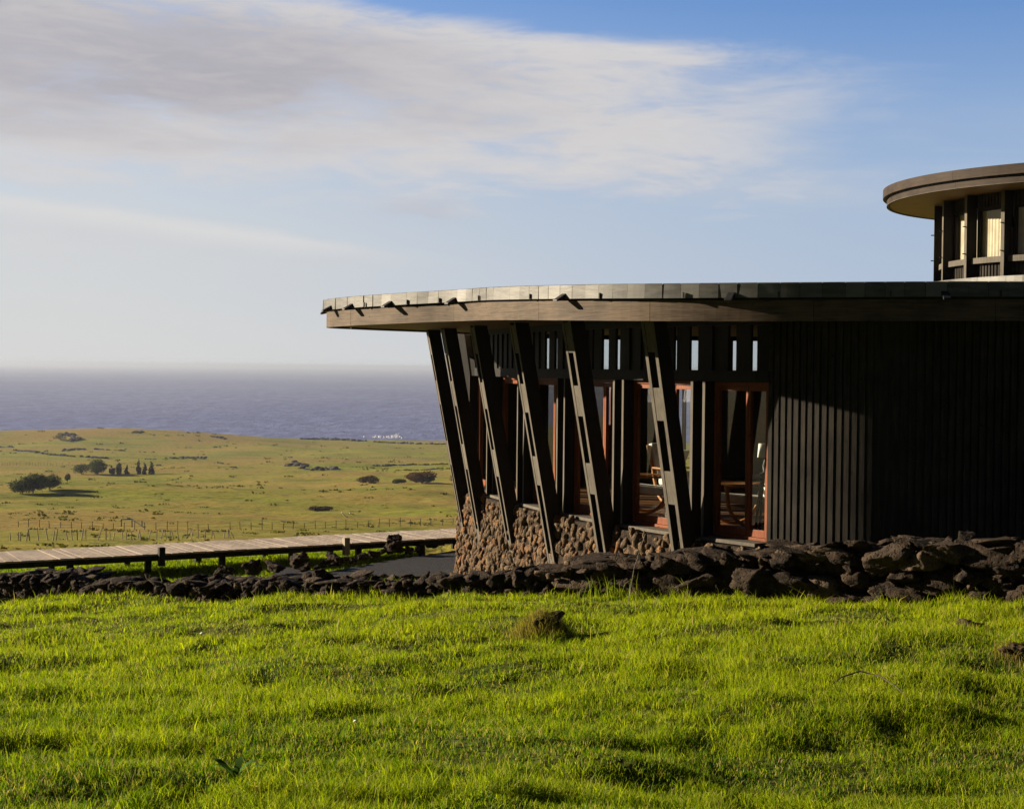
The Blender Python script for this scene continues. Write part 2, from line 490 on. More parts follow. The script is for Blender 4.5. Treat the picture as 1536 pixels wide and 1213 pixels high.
class MB:
    """collects shapes and becomes ONE mesh object"""
    def __init__(self):
        self.v, self.f, self.tone = [], [], []

    def raw(self, V, F, tone=0.0):
        b = len(self.v)
        self.v += [tuple(map(float, p)) for p in V]
        self.f += [tuple(b + i for i in f) for f in F]
        self.tone += [tone] * len(V)
        return self

    def hexa(self, P, tone=0.0):
        """8 corners: 0-3 bottom loop, 4-7 top loop"""
        return self.raw(P, [(3, 2, 1, 0), (4, 5, 6, 7), (0, 1, 5, 4), (1, 2, 6, 5), (2, 3, 7, 6), (3, 0, 4, 7)], tone)

    def box(self, c, a, b, z0, z1, ha, hb, tone=0.0):
        """box round plan point c: half size ha along unit a, hb along unit b, from z0 to z1"""
        c, a, b = (np.asarray(q, float)[:2] for q in (c, a, b))
        L = [c - a * ha - b * hb, c + a * ha - b * hb, c + a * ha + b * hb, c - a * ha + b * hb]
        return self.hexa([(p[0], p[1], z0) for p in L] + [(p[0], p[1], z1) for p in L], tone)

    def bar(self, p, q, wdt, thk, upv=(0, 0, 1), tone=0.0):
        p, q = Vector(p), Vector(q)
        d = (q - p).normalized()
        u = Vector(upv)
        s = d.cross(u)
        if s.length < 1e-4:
            s = d.cross(Vector((1, 0, 0)))
        s.normalize()
        u = s.cross(d).normalized()
        s, u = s * wdt / 2, u * thk / 2
        return self.hexa([p - s - u, p + s - u, p + s + u, p - s + u, q - s - u, q + s - u, q + s + u, q - s + u], tone)

    def tube(self, pts, rad, n=8, tone=0.0, cap=True):
        pts = [Vector(p) for p in pts]
        rads = rad if isinstance(rad, (list, tuple)) else [rad] * len(pts)
        V, F = [], []
        up = Vector((0.13, 0.29, 0.95))
        for i, p in enumerate(pts):
            d = (pts[min(i + 1, len(pts) - 1)] - pts[max(i - 1, 0)]).normalized()
            s = d.cross(up)
            if s.length < 1e-3: s = d.cross(Vector((1, 0, 0)))
            s.normalize()
            u = s.cross(d)
            for k in range(n):
                a = 2 * math.pi * k / n
                V.append(p + (s * math.cos(a) + u * math.sin(a)) * rads[i])
        for i in range(len(pts) - 1):
            for k in range(n):
                F.append((i * n + k, i * n + (k + 1) % n, (i + 1) * n + (k + 1) % n, (i + 1) * n + k))
        if cap:
            F.append(tuple(range(n))[::-1])
            F.append(tuple((len(pts) - 1) * n + k for k in range(n)))
        return self.raw(V, F, tone)

    def lathe(self, c, prof, n=20, tone=0.0):
        V, F = [], []
        for r, z in prof:
            for k in range(n):
                a = 2 * math.pi * k / n
                V.append((c[0] + r * math.cos(a), c[1] + r * math.sin(a), c[2] + z))
        for i in range(len(prof) - 1):
            for k in range(n):
                F.append((i * n + k, i * n + (k + 1) % n, (i + 1) * n + (k + 1) % n, (i + 1) * n + k))
        return self.raw(V, F, tone)

    def sweep(self, rows, close=False, tone=0.0):
        """rows: list of equal-length profiles; quads between them, profile closed when asked"""
        n = len(rows[0])
        V = [p for r in rows for p in r]
        F = []
        for i in range(len(rows) - 1):
            for k in range(n if close else n - 1):
                F.append((i * n + k, i * n + (k + 1) % n, (i + 1) * n + (k + 1) % n, (i + 1) * n + k))
        if close:
            F.append(tuple(range(n))[::-1])
            F.append(tuple((len(rows) - 1) * n + k for k in range(n)))
        return self.raw(V, F, tone)

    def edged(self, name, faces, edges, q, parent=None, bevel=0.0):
        """timber whose narrow edges (facing along q) take the paler of two woods"""
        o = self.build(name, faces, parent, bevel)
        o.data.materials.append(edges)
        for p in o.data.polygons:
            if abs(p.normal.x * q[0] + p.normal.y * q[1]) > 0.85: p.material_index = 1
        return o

    def build(self, name, mat, parent=None, bevel=0.0, smooth=False, fixn=True, tone=False, kind=None):
        me = bpy.data.meshes.new(name)
        me.from_pydata(self.v, [], self.f)
        me.materials.append(mat)
        if tone:
            a = me.attributes.new('tone', 'FLOAT', 'POINT')
            a.data.foreach_set('value', np.asarray(self.tone, np.float32))
        if fixn:
            bm = bmesh.new()
            bm.from_mesh(me)
            bmesh.ops.recalc_face_normals(bm, faces=bm.faces)
            bm.to_mesh(me)
            bm.free()
        if smooth:
            me.polygons.foreach_set('use_smooth', np.ones(len(me.polygons), dtype=bool))
        me.update()
        o = bpy.data.objects.new(name, me)
        clean_link(o, parent)
        if bevel:
            md = o.modifiers.new('bevel', 'BEVEL')
            md.width = bevel
            md.segments = 2
            md.limit_method = 'ANGLE'
        if kind: o['kind'] = kind
        return o


# ------------------------------------------------------------------ the land
PROF_Y = np.array([-80, 24, 33, 36, 60, 130, 190, 250, 400, 600, 850, 1200, 1600, 1720, 1760, 1850, 2600.0])
PROF_Z = np.array([-4.2, -4.2, -4.22, -4.6, -7.7, -15.1, -20.9, -25.4, -34.2, -45, -54.9, -67.5, -77.0, -79.4, -84, -98, -113.0])

def wallY(X):
    return np.interp(X, [-40, -9.0, 25], [30.0, 24.2, 6.2])

def lawn_z(X, Y):
    X = np.asarray(X, float); Y = np.asarray(Y, float)
    z = -1.6 - 0.0653 * Y + (0.0506 - 0.115 * (1 - sst(Y, 6.5, 13.5))) * np.clip(X, -9, 9) + 0.20 * np.exp(-((X - 0.29) / 0.17) ** 2 - ((Y - 14.95) / 0.2) ** 2) + 0.09 * np.exp(-(X / 3.5) ** 2) * sst(Y, 11, 18)
    z = z + 0.14 * fbm(X * 0.55, Y * 0.75, o=3) + 0.10 * np.maximum(fbm(X * 1.7 + 5, Y * 2.1, o=3), -0.15)
    return z

def land_z(X, Y):
    X = np.asarray(X, float); Y = np.asarray(Y, float)
    Yp = Y - np.clip((X + 10) * 0.65, 0, 7) * sst(Y, 20, 30) * (1 - sst(Y, 60, 140))
    far = np.interp(Yp + 14 * fbm(X / 90.0, Y / 400.0, o=2) * sst(Y, 1500, 1650) , PROF_Y, PROF_Z)
    far = far + sst(Y, 120, 420) * (1 - sst(Y, 1350, 1600)) * (5.0 * fbm(X / 170, Y / 130, o=4) + 1.6 * fbm(X / 42 + 9, Y / 30, o=3))
    far = far + sst(Y, 60, 130) * (1 - sst(Y, 1650, 1720)) * 0.5 * fbm(X / 9, Y / 9, o=3)
    far = far + 12.5 * np.exp(-((X + 350) / 135.0) ** 2 - ((Y - 1500) / 150.0) ** 2)
    far = far + 5.0 * np.exp(-((X + 500) / 110.0) ** 2 - ((Y - 1500) / 150.0) ** 2)
    k = sst(X, 1.5, 3.2) * (1 - sst(Y, 48, 75))
    far = far * (1 - k) + (-2.85) * k
    st = sst(Y - wallY(X), 0.30, 1.2)
    return lawn_z(X, Y) * (1 - st) + far * st

def spaced(lo_far, lo, hi, hi_far, step, nfar):
    mid = np.arange(lo, hi + 1e-6, step)
    g = np.cumsum(step * np.power(np.power(abs(hi_far - hi) / step / nfar * 6, 1 / nfar), np.arange(1, nfar + 1)))
    up = hi + g / g[-1] * (hi_far - hi)
    g2 = g / g[-1] * (lo - lo_far)
    return np.concatenate([(lo - g2)[::-1], mid, up])

gx = spaced(-3000, -8.4, 8.4, 3000, 0.11, 130)
gy = np.concatenate([np.linspace(-40, 4.5, 14)[:-1], np.arange(4.5, 25, 0.11), 25 * np.power(2600 / 25.0, np.linspace(0, 1, 300))])
GX, GY = np.meshgrid(gx, gy)
GZ = land_z(GX, GY)
nx, ny = len(gx), len(gy)
idx = np.arange(nx * ny).reshape(ny, nx)
Fq = np.stack([idx[:-1, :-1], idx[:-1, 1:], idx[1:, 1:], idx[1:, :-1]], -1).reshape(-1, 4)
npmesh('ground', np.stack([GX, GY, GZ], -1).reshape(-1, 3), Fq, M_ground, smooth=True, kind='structure')

def gz(x, y):
    """height of the ground sheet itself, bilinear"""
    x = np.asarray(x, float); y = np.asarray(y, float)
    i = np.clip(np.searchsorted(gx, x) - 1, 0, nx - 2)
    j = np.clip(np.searchsorted(gy, y) - 1, 0, ny - 2)
    a = (x - gx[i]) / (gx[i + 1] - gx[i]); b = (y - gy[j]) / (gy[j + 1] - gy[j])
    return (GZ[j, i] * (1 - a) * (1 - b) + GZ[j, i + 1] * a * (1 - b) + GZ[j + 1, i] * (1 - a) * b + GZ[j + 1, i + 1] * a * b)

def ground_at(px, py, y0=5.0, y1=1740.0):
    """where the sight line through a photo pixel meets the land (first hit)"""
    d = CM @ np.array([(px - CXP) / FPX, -(py - CYP) / FPX, -1.0])
    d = d / d[1]
    ys = np.exp(np.linspace(math.log(y0), math.log(y1), 4000))
    g = gz(d[0] * ys, ys)
    hit = np.nonzero(d[2] * ys <= g)[0]
    i = hit[0] if len(hit) else len(ys) - 1
    return np.array([d[0] * ys[i], ys[i], g[i]])

SEA_Z = -81.5
SX = np.concatenate([-np.geomspace(60000, 800, 24), np.linspace(-600, 600, 7), np.geomspace(800, 60000, 24)])
SY = np.geomspace(1450, 60000, 60)
XX, YY = np.meshgrid(SX, SY)
ix = np.arange(XX.size).reshape(XX.shape)
npmesh('sea', np.stack([XX, YY, np.full_like(XX, SEA_Z)], -1).reshape(-1, 3),
       np.stack([ix[:-1, :-1], ix[:-1, 1:], ix[1:, 1:], ix[1:, :-1]], -1).reshape(-1, 4), M_sea, kind='structure')


# ------------------------------------------------------------------ plan curves of the lodge
def closed_curve(P, n=40):
    P = np.asarray(P, float)
    N = len(P)
    out = []
    for i in range(N):
        p0, p1, p2, p3 = P[i - 1], P[i], P[(i + 1) % N], P[(i + 2) % N]
        t0 = 0
        t1 = t0 + np.linalg.norm(p1[:2] - p0[:2]) ** 0.5
        t2 = t1 + np.linalg.norm(p2[:2] - p1[:2]) ** 0.5
        t3 = t2 + np.linalg.norm(p3[:2] - p2[:2]) ** 0.5
        for k in range(n):
            t = t1 + (t2 - t1) * k / n
            A1 = (t1 - t) / (t1 - t0) * p0 + (t - t0) / (t1 - t0) * p1
            A2 = (t2 - t) / (t2 - t1) * p1 + (t - t1) / (t2 - t1) * p2
            A3 = (t3 - t) / (t3 - t2) * p2 + (t - t2) / (t3 - t2) * p3
            B1 = (t2 - t) / (t2 - t0) * A1 + (t - t0) / (t2 - t0) * A2
            B2 = (t3 - t) / (t3 - t1) * A2 + (t - t1) / (t3 - t1) * A3
            out.append((t2 - t) / (t2 - t1) * B1 + (t - t1) / (t2 - t1) * B2)
    return np.array(out)

class Curve:
    def __init__(self, P, n=40):
        C = closed_curve(P, n)
        self.P = np.vstack([C, C[:1]])
        seg = np.linalg.norm(np.diff(self.P[:, :2], axis=0), axis=1)
        self.s = np.concatenate([[0], np.cumsum(seg)])
        self.L = self.s[-1]
        ctr = C[:, :2].mean(0)
        area = 0.5 * np.sum(self.P[:-1, 0] * self.P[1:, 1] - self.P[1:, 0] * self.P[:-1, 1])
        self.sg = 1.0 if area > 0 else -1.0

    def p(self, u, d=0.0):
        u = u % self.L
        q = np.array([np.interp(u, self.s, self.P[:, k]) for k in range(self.P.shape[1])])
        if d:
            q[:2] += self.nrm(u) * d
        return q

    def tan(self, u):
        a = np.array([np.interp((u - 0.06) % self.L, self.s, self.P[:, k]) for k in (0, 1)])
        b = np.array([np.interp((u + 0.06) % self.L, self.s, self.P[:, k]) for k in (0, 1)])
        d = b - a
        return d / np.linalg.norm(d)

    def nrm(self, u):
        tx, ty = self.tan(u)
        return np.array([ty, -tx]) * self.sg

    def find(self, px, z, u0, u1, d=0.0):
        us = np.linspace(u0, u1, 1600)
        xs = np.array([proj((*self.p(u, d)[:2], z))[0] for u in us])
        return us[np.argmin(abs(xs - px))]

# outer face of the window and batten wall at floor level, listed from the nose towards the viewer and to the right
WPTS = [(-0.62, 31.3), (-0.55, 30.5), (0.035, 28.4), (1.09, 25.3), (2.17, 23.1), (3.18, 21.62), (3.42, 21.30), (4.58, 20.50),
        (6.55, 20.42), (10.0, 20.9), (14.5, 22.6), (17.3, 25.6), (16.4, 29.0), (12.0, 31.6), (7.0, 33.3), (3.0, 33.8), (1.0, 33.2), (-0.2, 32.3)]
WC = Curve(WPTS)
# roof edge: plan and height of the lower fascia lip
RPTS = [(*at(490, 491.8, 27.7)[:2], 0.650), (*at(518, 489.6, 26.5)[:2], 0.655), (*at(600, 484, 25.2)[:2], 0.672), (*at(690, 480.2, 24.2)[:2], 0.690), (*at(740, 480, 23.2)[:2], 0.680),
        (*at(860, 480.5, 21.4)[:2], 0.633), (*at(1000, 482, 20.3)[:2], 0.603), (*at(1200, 482, 19.62)[:2], 0.598), (*at(1536, 482, 19.35)[:2], 0.618),
        (10.0, 19.8, 0.62), (14.6, 21.2, 0.62), (18.6, 25.2, 0.62), (17.6, 30.2, 0.62), (12.4, 33.2, 0.63), (7.0, 35.0, 0.64),
        (2.8, 35.5, 0.65), (0.3, 34.2, 0.65), (-1.45, 30.9, 0.65), (-2.75, 28.9, 0.65)]
RC = Curve(RPTS)
FLOOR = -2.30
BEAM0, BEAM1 = -0.17, -0.02
UW_NOSE, UW_R = 0.0, WC.s[40 * 8]
def wu(px, z=-1.2, d=0.0): return WC.find(px, z, 0.3, UW_R + 1.0, d)
URMAX = RC.s[40 * 8]

lodge = thing('lodge_building', 'low dark timber lodge with flat oval roof, leaning columns and stone plinth', 'building')

# --- roof
us = np.arange(0, RC.L, 0.16)
edge = np.array([RC.p(u) for u in us])
nrm = np.array([RC.nrm(u) for u in us])
ctr = np.array([8.0, 27.0])
rings = []
V, F = [], []
n = len(us)
for lvl, (inset, dz) in enumerate([(0.06, 0.03), (0.06, 0.36)]):
    pass
def ring(k, z):
    q = edge[:, :2] - nrm * 0.05
    q = ctr + (q - ctr) * k
    return [(a[0], a[1], b + z) for a, b in zip(q, edge[:, 2])]
levels = [ring(0.02, 0.05), ring(0.5, 0.05), ring(1.0, 0.035), ring(1.0, 0.40), ring(0.75, 0.47), ring(0.4, 0.52), ring(0.02, 0.54)]
for L in levels: V += L
for i in range(len(levels) - 1):
    for k in range(n):
        F.append((i * n + k, i * n + (k + 1) % n, (i + 1) * n + (k + 1) % n, (i + 1) * n + k))
roof = MB().raw(V, F).build('roof', M_soffit, lodge, fixn=True)

def strip(u0, u1, step, prof, C=RC, zoff=True):
    nst = max(2, int((u1 - u0) / step) + 1)
    rows = []
    for u in np.linspace(u0, u1, nst):
        p, q = C.p(u), C.nrm(u)
        zb = p[2] if zoff else 0.0
        rows.append([(p[0] + q[0] * d, p[1] + q[1] * d, zb + z) for d, z in prof])
    return rows
# timber fascia in long boards with hairline joints
fb = MB()
u = -0.9
k = 0
while u < RC.L - 1.0:
    ln = 2.1 + 0.9 * random.random()
    dd = random.uniform(-0.003, 0.003)
    fb.sweep(strip(u + 0.003, min(u + ln, RC.L - 0.9) - 0.003, 0.15, [(dd, 0), (dd, 0.262), (dd - 0.045, 0.262), (dd - 0.045, 0)]), close=True)
    u += ln
fascia = fb.build('fascia', M_fascia, roof)
kb = MB()
kb.sweep(strip(0, RC.L, 0.15, [(0.028, 0.295), (0.030, 0.464), (-0.20, 0.470)]))
kb.build('flashing_backing', M_black, roof)
# dark packing between fascia and flashing
gb = MB()
gb.sweep(strip(0, RC.L, 0.15, [(-0.06, 0.24), (-0.035, 0.30), (0.035, 0.305), (0.035, 0.315), (-0.06, 0.315)]))
gb.build('drip_board', M_black, roof)
# zinc flashing, sheet by sheet
zb = MB()
u = 0.0
r2 = random.Random(5)
while u < RC.L:
    big = r2.random() < 0.14
    ln = 0.40 if (big and u < 6) else r2.uniform(0.225, 0.275)
    d0, d1 = r2.uniform(-0.006, 0.006), r2.uniform(-0.006, 0.006)
    tl = r2.uniform(-0.005, 0.007)
    tone = r2.random() ** 3
    rows = []
    for j, uu in enumerate(np.linspace(u + 0.004, u + ln - 0.001, 4)):
        p, q = RC.p(uu), RC.nrm(uu)
        d = 0.055 + d0 + (d1 - d0) * j / 3
        rows.append([(p[0] + q[0] * (d + e), p[1] + q[1] * (d + e), p[2] + z) for e, z in
                     ((-0.028, 0.292), (0.004 + tl, 0.288), (0.0, 0.468 + r2.uniform(-0.0015, 0.0015)), (-0.03, 0.476), (-0.22, 0.482))])
    zb.sweep(rows, tone=tone)
    u += ln
zb.build('flashing', M_zinc, roof, tone=True)
def ru(px, z=0.95): return RC.find(px, z, 0.0, URMAX + 2.0, 0.05)
# rain spouts and little clips
for px in (491, 497, 528, 586, 682, 846, 1097, 1417):
    u = ru(px) if px > 492 else 0.15
    if px == 491: u = RC.L - 0.35
    p, q, tn = RC.p(u), RC.nrm(u), RC.tan(u)
    sp_ = MB()
    z0 = p[2] + 0.30
    A = p[:2] + q * 0.05
    B = p[:2] + q * 0.21
    wd = 0.045
    sp_.hexa([(*(A - tn * wd), z0 - 0.02), (*(A + tn * wd), z0 - 0.02), (*(B + tn * wd), z0 - 0.055), (*(B - tn * wd), z0 - 0.055),
              (*(A - tn * wd), z0 + 0.06), (*(A + tn * wd), z0 + 0.06), (*(B + tn * wd), z0 - 0.03), (*(B - tn * wd), z0 - 0.03)])
    sp_.build('rain_spout', M_black, roof, bevel=0.004)
for px in (548, 612, 660, 720, 797, 901, 1027, 1169, 1335, 1500):
    u = ru(px)
    p, q, tn = RC.p(u), RC.nrm(u), RC.tan(u)
    MB().box(p[:2] + q * 0.075, tn, q, p[2] + 0.29, p[2] + 0.36, 0.008, 0.012).build('flashing_clip', M_black, roof)

# --- floor slab and inner ceiling beams
ws = np.arange(0, WC.L, 0.2)
wp = np.array([WC.p(u)[:2] for u in ws])
wn = np.array([WC.nrm(u) for u in ws])
n = len(ws)
def wring(k, d, z): 
    q = wp + wn * d
    q = ctr + (q - ctr) * k
    return [(a[0], a[1], z) for a in q]
V, F = [], []
levels = [wring(0.02, 0, FLOOR), wring(0.5, 0, FLOOR), wring(1, -0.03, FLOOR), wring(1, -0.03, FLOOR - 0.12), wring(0.5, 0, FLOOR - 0.12), wring(0.02, 0, FLOOR - 0.12)]
for L in levels: V += L
for i in range(len(levels) - 1):
    for k in range(n):
        F.append((i * n + k, i * n + (k + 1) % n, (i + 1) * n + (k + 1) % n, (i + 1) * n + k))
MB().raw(V, F).build('floor', M_floor, lodge)

# --- stones
def ico(sub):
    bm = bmesh.new()
    bmesh.ops.create_icosphere(bm, subdivisions=sub, radius=1.0)
    v = np.array([p.co[:] for p in bm.verts])
    f = np.array([[q.index for q in g.verts] for g in bm.faces])
    bm.free()
    return v, f
ICO = {s: ico(s) for s in (1, 2, 3, 4)}

class Stones:
    def __init__(self): self.V, self.F, self.T, self.n = [], [], [], 0
    def add(self, c, size, frame, sub=2, boxy=0.55, rough=0.16, freq=1.6, tone=0.0, fine=0.0, cuts=0):
        """c centre; size half sizes along the three columns of frame"""
        v, f = ICO[sub]
        v = v.copy()
        pn = 2.0 + 4.0 * boxy
        nn = np.power(np.sum(np.abs(v) ** pn, 1), 1 / pn)
        v = v / nn[:, None]
        for _ in range(cuts):                    # broken, nearly flat faces
            nn_ = rng.normal(size=3); nn_ /= np.linalg.norm(nn_)
            ex = v @ nn_ - rng.uniform(0.52, 0.80)
            v = v - np.where(ex > 0, ex * 0.92, 0)[:, None] * nn_
        o = rng.uniform(-50, 50, 3)
        r = 1 + rough * 2 * fbm(v[:, 0] * freq + o[0], v[:, 1] * freq + o[1], v[:, 2] * freq + o[2], o=3)
        if fine: r = r + fine * fbm(v[:, 0] * 6 + o[0], v[:, 1] * 6 + o[1], v[:, 2] * 6 + o[2], o=2)
        v = v * r[:, None] * np.asarray(size)
        a = rng.normal(0, 0.16, 3)
        Rm = np.array(Euler(a).to_matrix())
        v = (np.asarray(frame) @ Rm @ v.T).T + np.asarray(c)
        self.V.append(v); self.F.append(f + self.n); self.n += len(v)
        self.T.append(np.full(len(v), tone))
    def build(self, name, mat, parent=None, extra=None, **kw):
        V = np.vstack(self.V); F = np.vstack(self.F); T = np.concatenate(self.T)
        return npmesh(name, V, F, mat, parent, smooth=True, tone=T, **kw)

# --- stone plinth: a backing course with a skin of small rounded lava stones
PZ0, PZ1 = -4.15, -2.36
st = Stones()
uL, uR = -2.2, wu(1175)
for lay, nst in ((0, 1150), (1, 900)):
    uu_ = rng.uniform(uL, uR, nst); zz_ = rng.uniform(PZ0, PZ1 - 0.02, nst)
    for u, zc in zip(uu_, zz_):
        r0 = rng.uniform(0.05, 0.105) if lay == 0 else rng.uniform(0.035, 0.075)
        zc = min(zc, PZ1 - r0 * 0.5)
        d = 0.335 + 0.03 * (PZ1 - zc) + (rng.uniform(-0.01, 0.015) if lay == 0 else rng.uniform(0.0, 0.035))
        p, q, tn = WC.p(u), WC.nrm(u), WC.tan(u)
        fr = np.array([[tn[0], q[0], 0], [tn[1], q[1], 0], [0, 0, 1.0]])
        sl = rng.normal(0.35, 0.6)
        fr = fr @ np.array([[math.cos(sl), 0, math.sin(sl)], [0, 1, 0], [-math.sin(sl), 0, math.cos(sl)]])
        tone = rng.random() ** 2.2
        st.add((p[0] + q[0] * d, p[1] + q[1] * d, zc), (r0 * rng.uniform(0.6, 0.9), r0 * rng.uniform(0.6, 1.0), r0 * rng.uniform(0.95, 1.6)), fr, 2, 0.25, 0.22, 1.7, tone, 0.22, 6)
plinth = st.build('stone_plinth', M_plinth, lodge)
rows = []
for u in np.linspace(0, WC.L, 160):
    p, q = WC.p(u), WC.nrm(u)
    rows.append([(p[0] + q[0] * d, p[1] + q[1] * d, z) for d, z in ((0.40, PZ0 - 0.2), (0.335, PZ1 - 0.005), (-0.25, PZ1 - 0.005))])
MB().sweep(rows).build('plinth_core', M_lava, plinth, fixn=False)

# --- leaning ladder columns
def col_off(z): return 0.40 + (z + 3.1) * 0.188
def solve_col(px, py, hint):
    """wall parameter whose leaning outer face passes through a photo pixel"""
    best = None
    for u in np.linspace(hint - 2.5, hint + 2.5, 1500):
        for z in (-1.0,):
            # walk z so that the projected height equals py
            zz = -1.0
            for _ in range(4):
                p = WC.p(u, col_off(zz))
                d = proj((p[0], p[1], zz))[1] - py
                zz += d * p[1] / FPX
            e = abs(proj((*WC.p(u, col_off(zz))[:2], zz))[0] - px)
            if best is None or e < best[0]: best = (e, u, zz)
    return best[1]
COLS = []
for px, py in ((666, 640), (690.5, 650), (735, 650), (795, 650), (874.5, 650), (993, 650)):
    COLS.append(solve_col(px, py, wu(px + 15) if px > 700 else 1.2))
COLS.append(solve_col(699, 570, -2.2))
for ci, u in enumerate(COLS):
    p, q, tn = WC.p(u)[:2], WC.nrm(u), WC.tan(u)
    ztop = 0.70
    zbot = -3.35
    def sheared(mb, a0, a1, depth0, depth1, z0, z1, pr=0.0):
        P = []
        for z in (z0, z1):
            o = col_off(z) + pr
            for a, d in ((a0, o - depth1), (a1, o - depth1), (a1, o - depth0), (a0, o - depth0)):
                w_ = p + tn * a + q * d
                P.append((w_[0], w_[1], z))
        mb.hexa(P)
    b = None
    for z0, z1 in ((-0.71, -0.26), (-1.86, -1.40), (0.22, 0.66), (-3.3, -2.95)):
        blk = MB()
        sheared(blk, -0.0725, 0.0725, 0.006, 0.21, z0, z1)
        o_ = blk.build('spacer_block' if b else 'leaning_column', M_grey, b or lodge, bevel=0.004)
        b = b or o_
    for sg in (-1, 1):
        pl = MB()
        sheared(pl, sg * 0.104 - 0.032, sg * 0.104 + 0.032, 0, 0.235, zbot, ztop)
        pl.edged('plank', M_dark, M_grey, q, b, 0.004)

# --- beam, posts, clerestory
UB = wu(1157)
U_END = UB
UFAR0, UFAR1 = -9.0, -0.2       # the glazed far side, behind the nose
bm_ = MB()
bm_.sweep(strip(UFAR0, UB, 0.2, [(0.10, BEAM0), (0.10, BEAM1), (-0.10, BEAM1), (-0.10, BEAM0)], WC, False), close=True)
bm_.build('beam', M_dark, lodge)
tb = MB()
tb.sweep(strip(UFAR0, UB, 0.2, [(0.08, 0.60), (0.08, 0.74), (-0.10, 0.74), (-0.10, 0.60)], WC, False), close=True)
tb.build('top_plate', M_dark, lodge)
def pu(px): return WC.find(px, -1.2, 0.1, UB + 0.3, 0.19)
post_pairs = [(pu(731), pu(740)), (pu(776.5), pu(786)), (pu(836), pu(846.5)), (pu(920.5), pu(934)), (pu(1037.5), pu(1055))]
bu = [post_pairs[0][0] - 1.75] + [(a_ + b_) / 2 for a_, b_ in post_pairs] + [UB]
def wfar(px): return WC.find(px, -1.2, UFAR0, -1.2)
far_wins = [(wfar(940), wfar(896)), (wfar(1050), wfar(1002))]
far_u = [far_wins[0][0], far_wins[0][1], far_wins[1][0], far_wins[1][1]]
def fin(u, z0, z1, d0, d1, th, name, mat, parent):
    p, q, tn = WC.p(u)[:2], WC.nrm(u), WC.tan(u)
    m = MB()
    m.box(p + q * (d0 + d1) / 2, tn, q, z0, z1, th / 2, (d1 - d0) / 2)
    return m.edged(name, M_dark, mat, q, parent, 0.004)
for pr_ in [(bu[0] - 0.085, bu[0] + 0.085)] + post_pairs:
    for u in pr_:
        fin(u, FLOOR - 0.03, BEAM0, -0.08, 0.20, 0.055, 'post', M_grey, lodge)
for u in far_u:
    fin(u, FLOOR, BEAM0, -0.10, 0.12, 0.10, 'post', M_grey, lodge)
segs = sorted([UFAR0, far_wins[1][0], far_wins[1][1], far_wins[0][0], far_wins[0][1], bu[0] - 0.03])
fw = MB()
for a_, b_ in ((segs[0], segs[1]), (segs[2], segs[3]), (segs[4], segs[5])):
    fw.sweep(strip(a_, b_, 0.2, [(0.0, FLOOR - 0.4), (0.0, BEAM0), (-0.06, BEAM0), (-0.06, FLOOR - 0.4)], WC, False), close=True)
fw.build('rear_wall', M_black, lodge)
cs = MB()
r3 = random.Random(3)
GAPS = [(820.5, 824.5), (832.5, 837), (889, 892), (906, 914), (924, 931), (1011.5, 1016), (1037.5, 1048), (1095, 1105), (1129, 1137)]
edges_px = [bu[0]] + [x for a_, b_ in GAPS for x in (WC.find(a_, 0.25, 0.3, UB + 0.3, 0.0), WC.find(b_, 0.25, 0.3, UB + 0.3, 0.0))] + [UB]
for a_, b_ in zip(edges_px[0::2], edges_px[1::2]):
    k = max(1, int((b_ - a_) / 0.15))
    for i in range(k):
        u0_, u1_ = a_ + (b_ - a_) * i / k, a_ + (b_ - a_) * (i + 1) / k
        um = (u0_ + u1_) / 2
        p, q, tn = WC.p(um)[:2], WC.nrm(um), WC.tan(um)
        MB().box(p + q * (0.02 if i % 2 else -0.012), tn, q, BEAM1, 0.60, (u1_ - u0_) / 2 + (0.004 if i % 2 else 0), 0.022).build('clerestory_slat', M_dark, lodge)
u = UFAR0 + 0.2
while u < bu[0] - 0.1:
    p, q, tn = WC.p(u)[:2], WC.nrm(u), WC.tan(u)
    MB().box(p + q * 0.02, tn, q, BEAM1, 0.60, 0.04, 0.05).build('clerestory_slat', M_dark, lodge)
    u += 0.62
cg = MB()
cg.sweep(strip(UFAR0, UB, 0.2, [(-0.085, BEAM1 + 0.002), (-0.085, 0.598)], WC, False))
cg.build('clerestory_glass', M_glass, lodge, fixn=False)

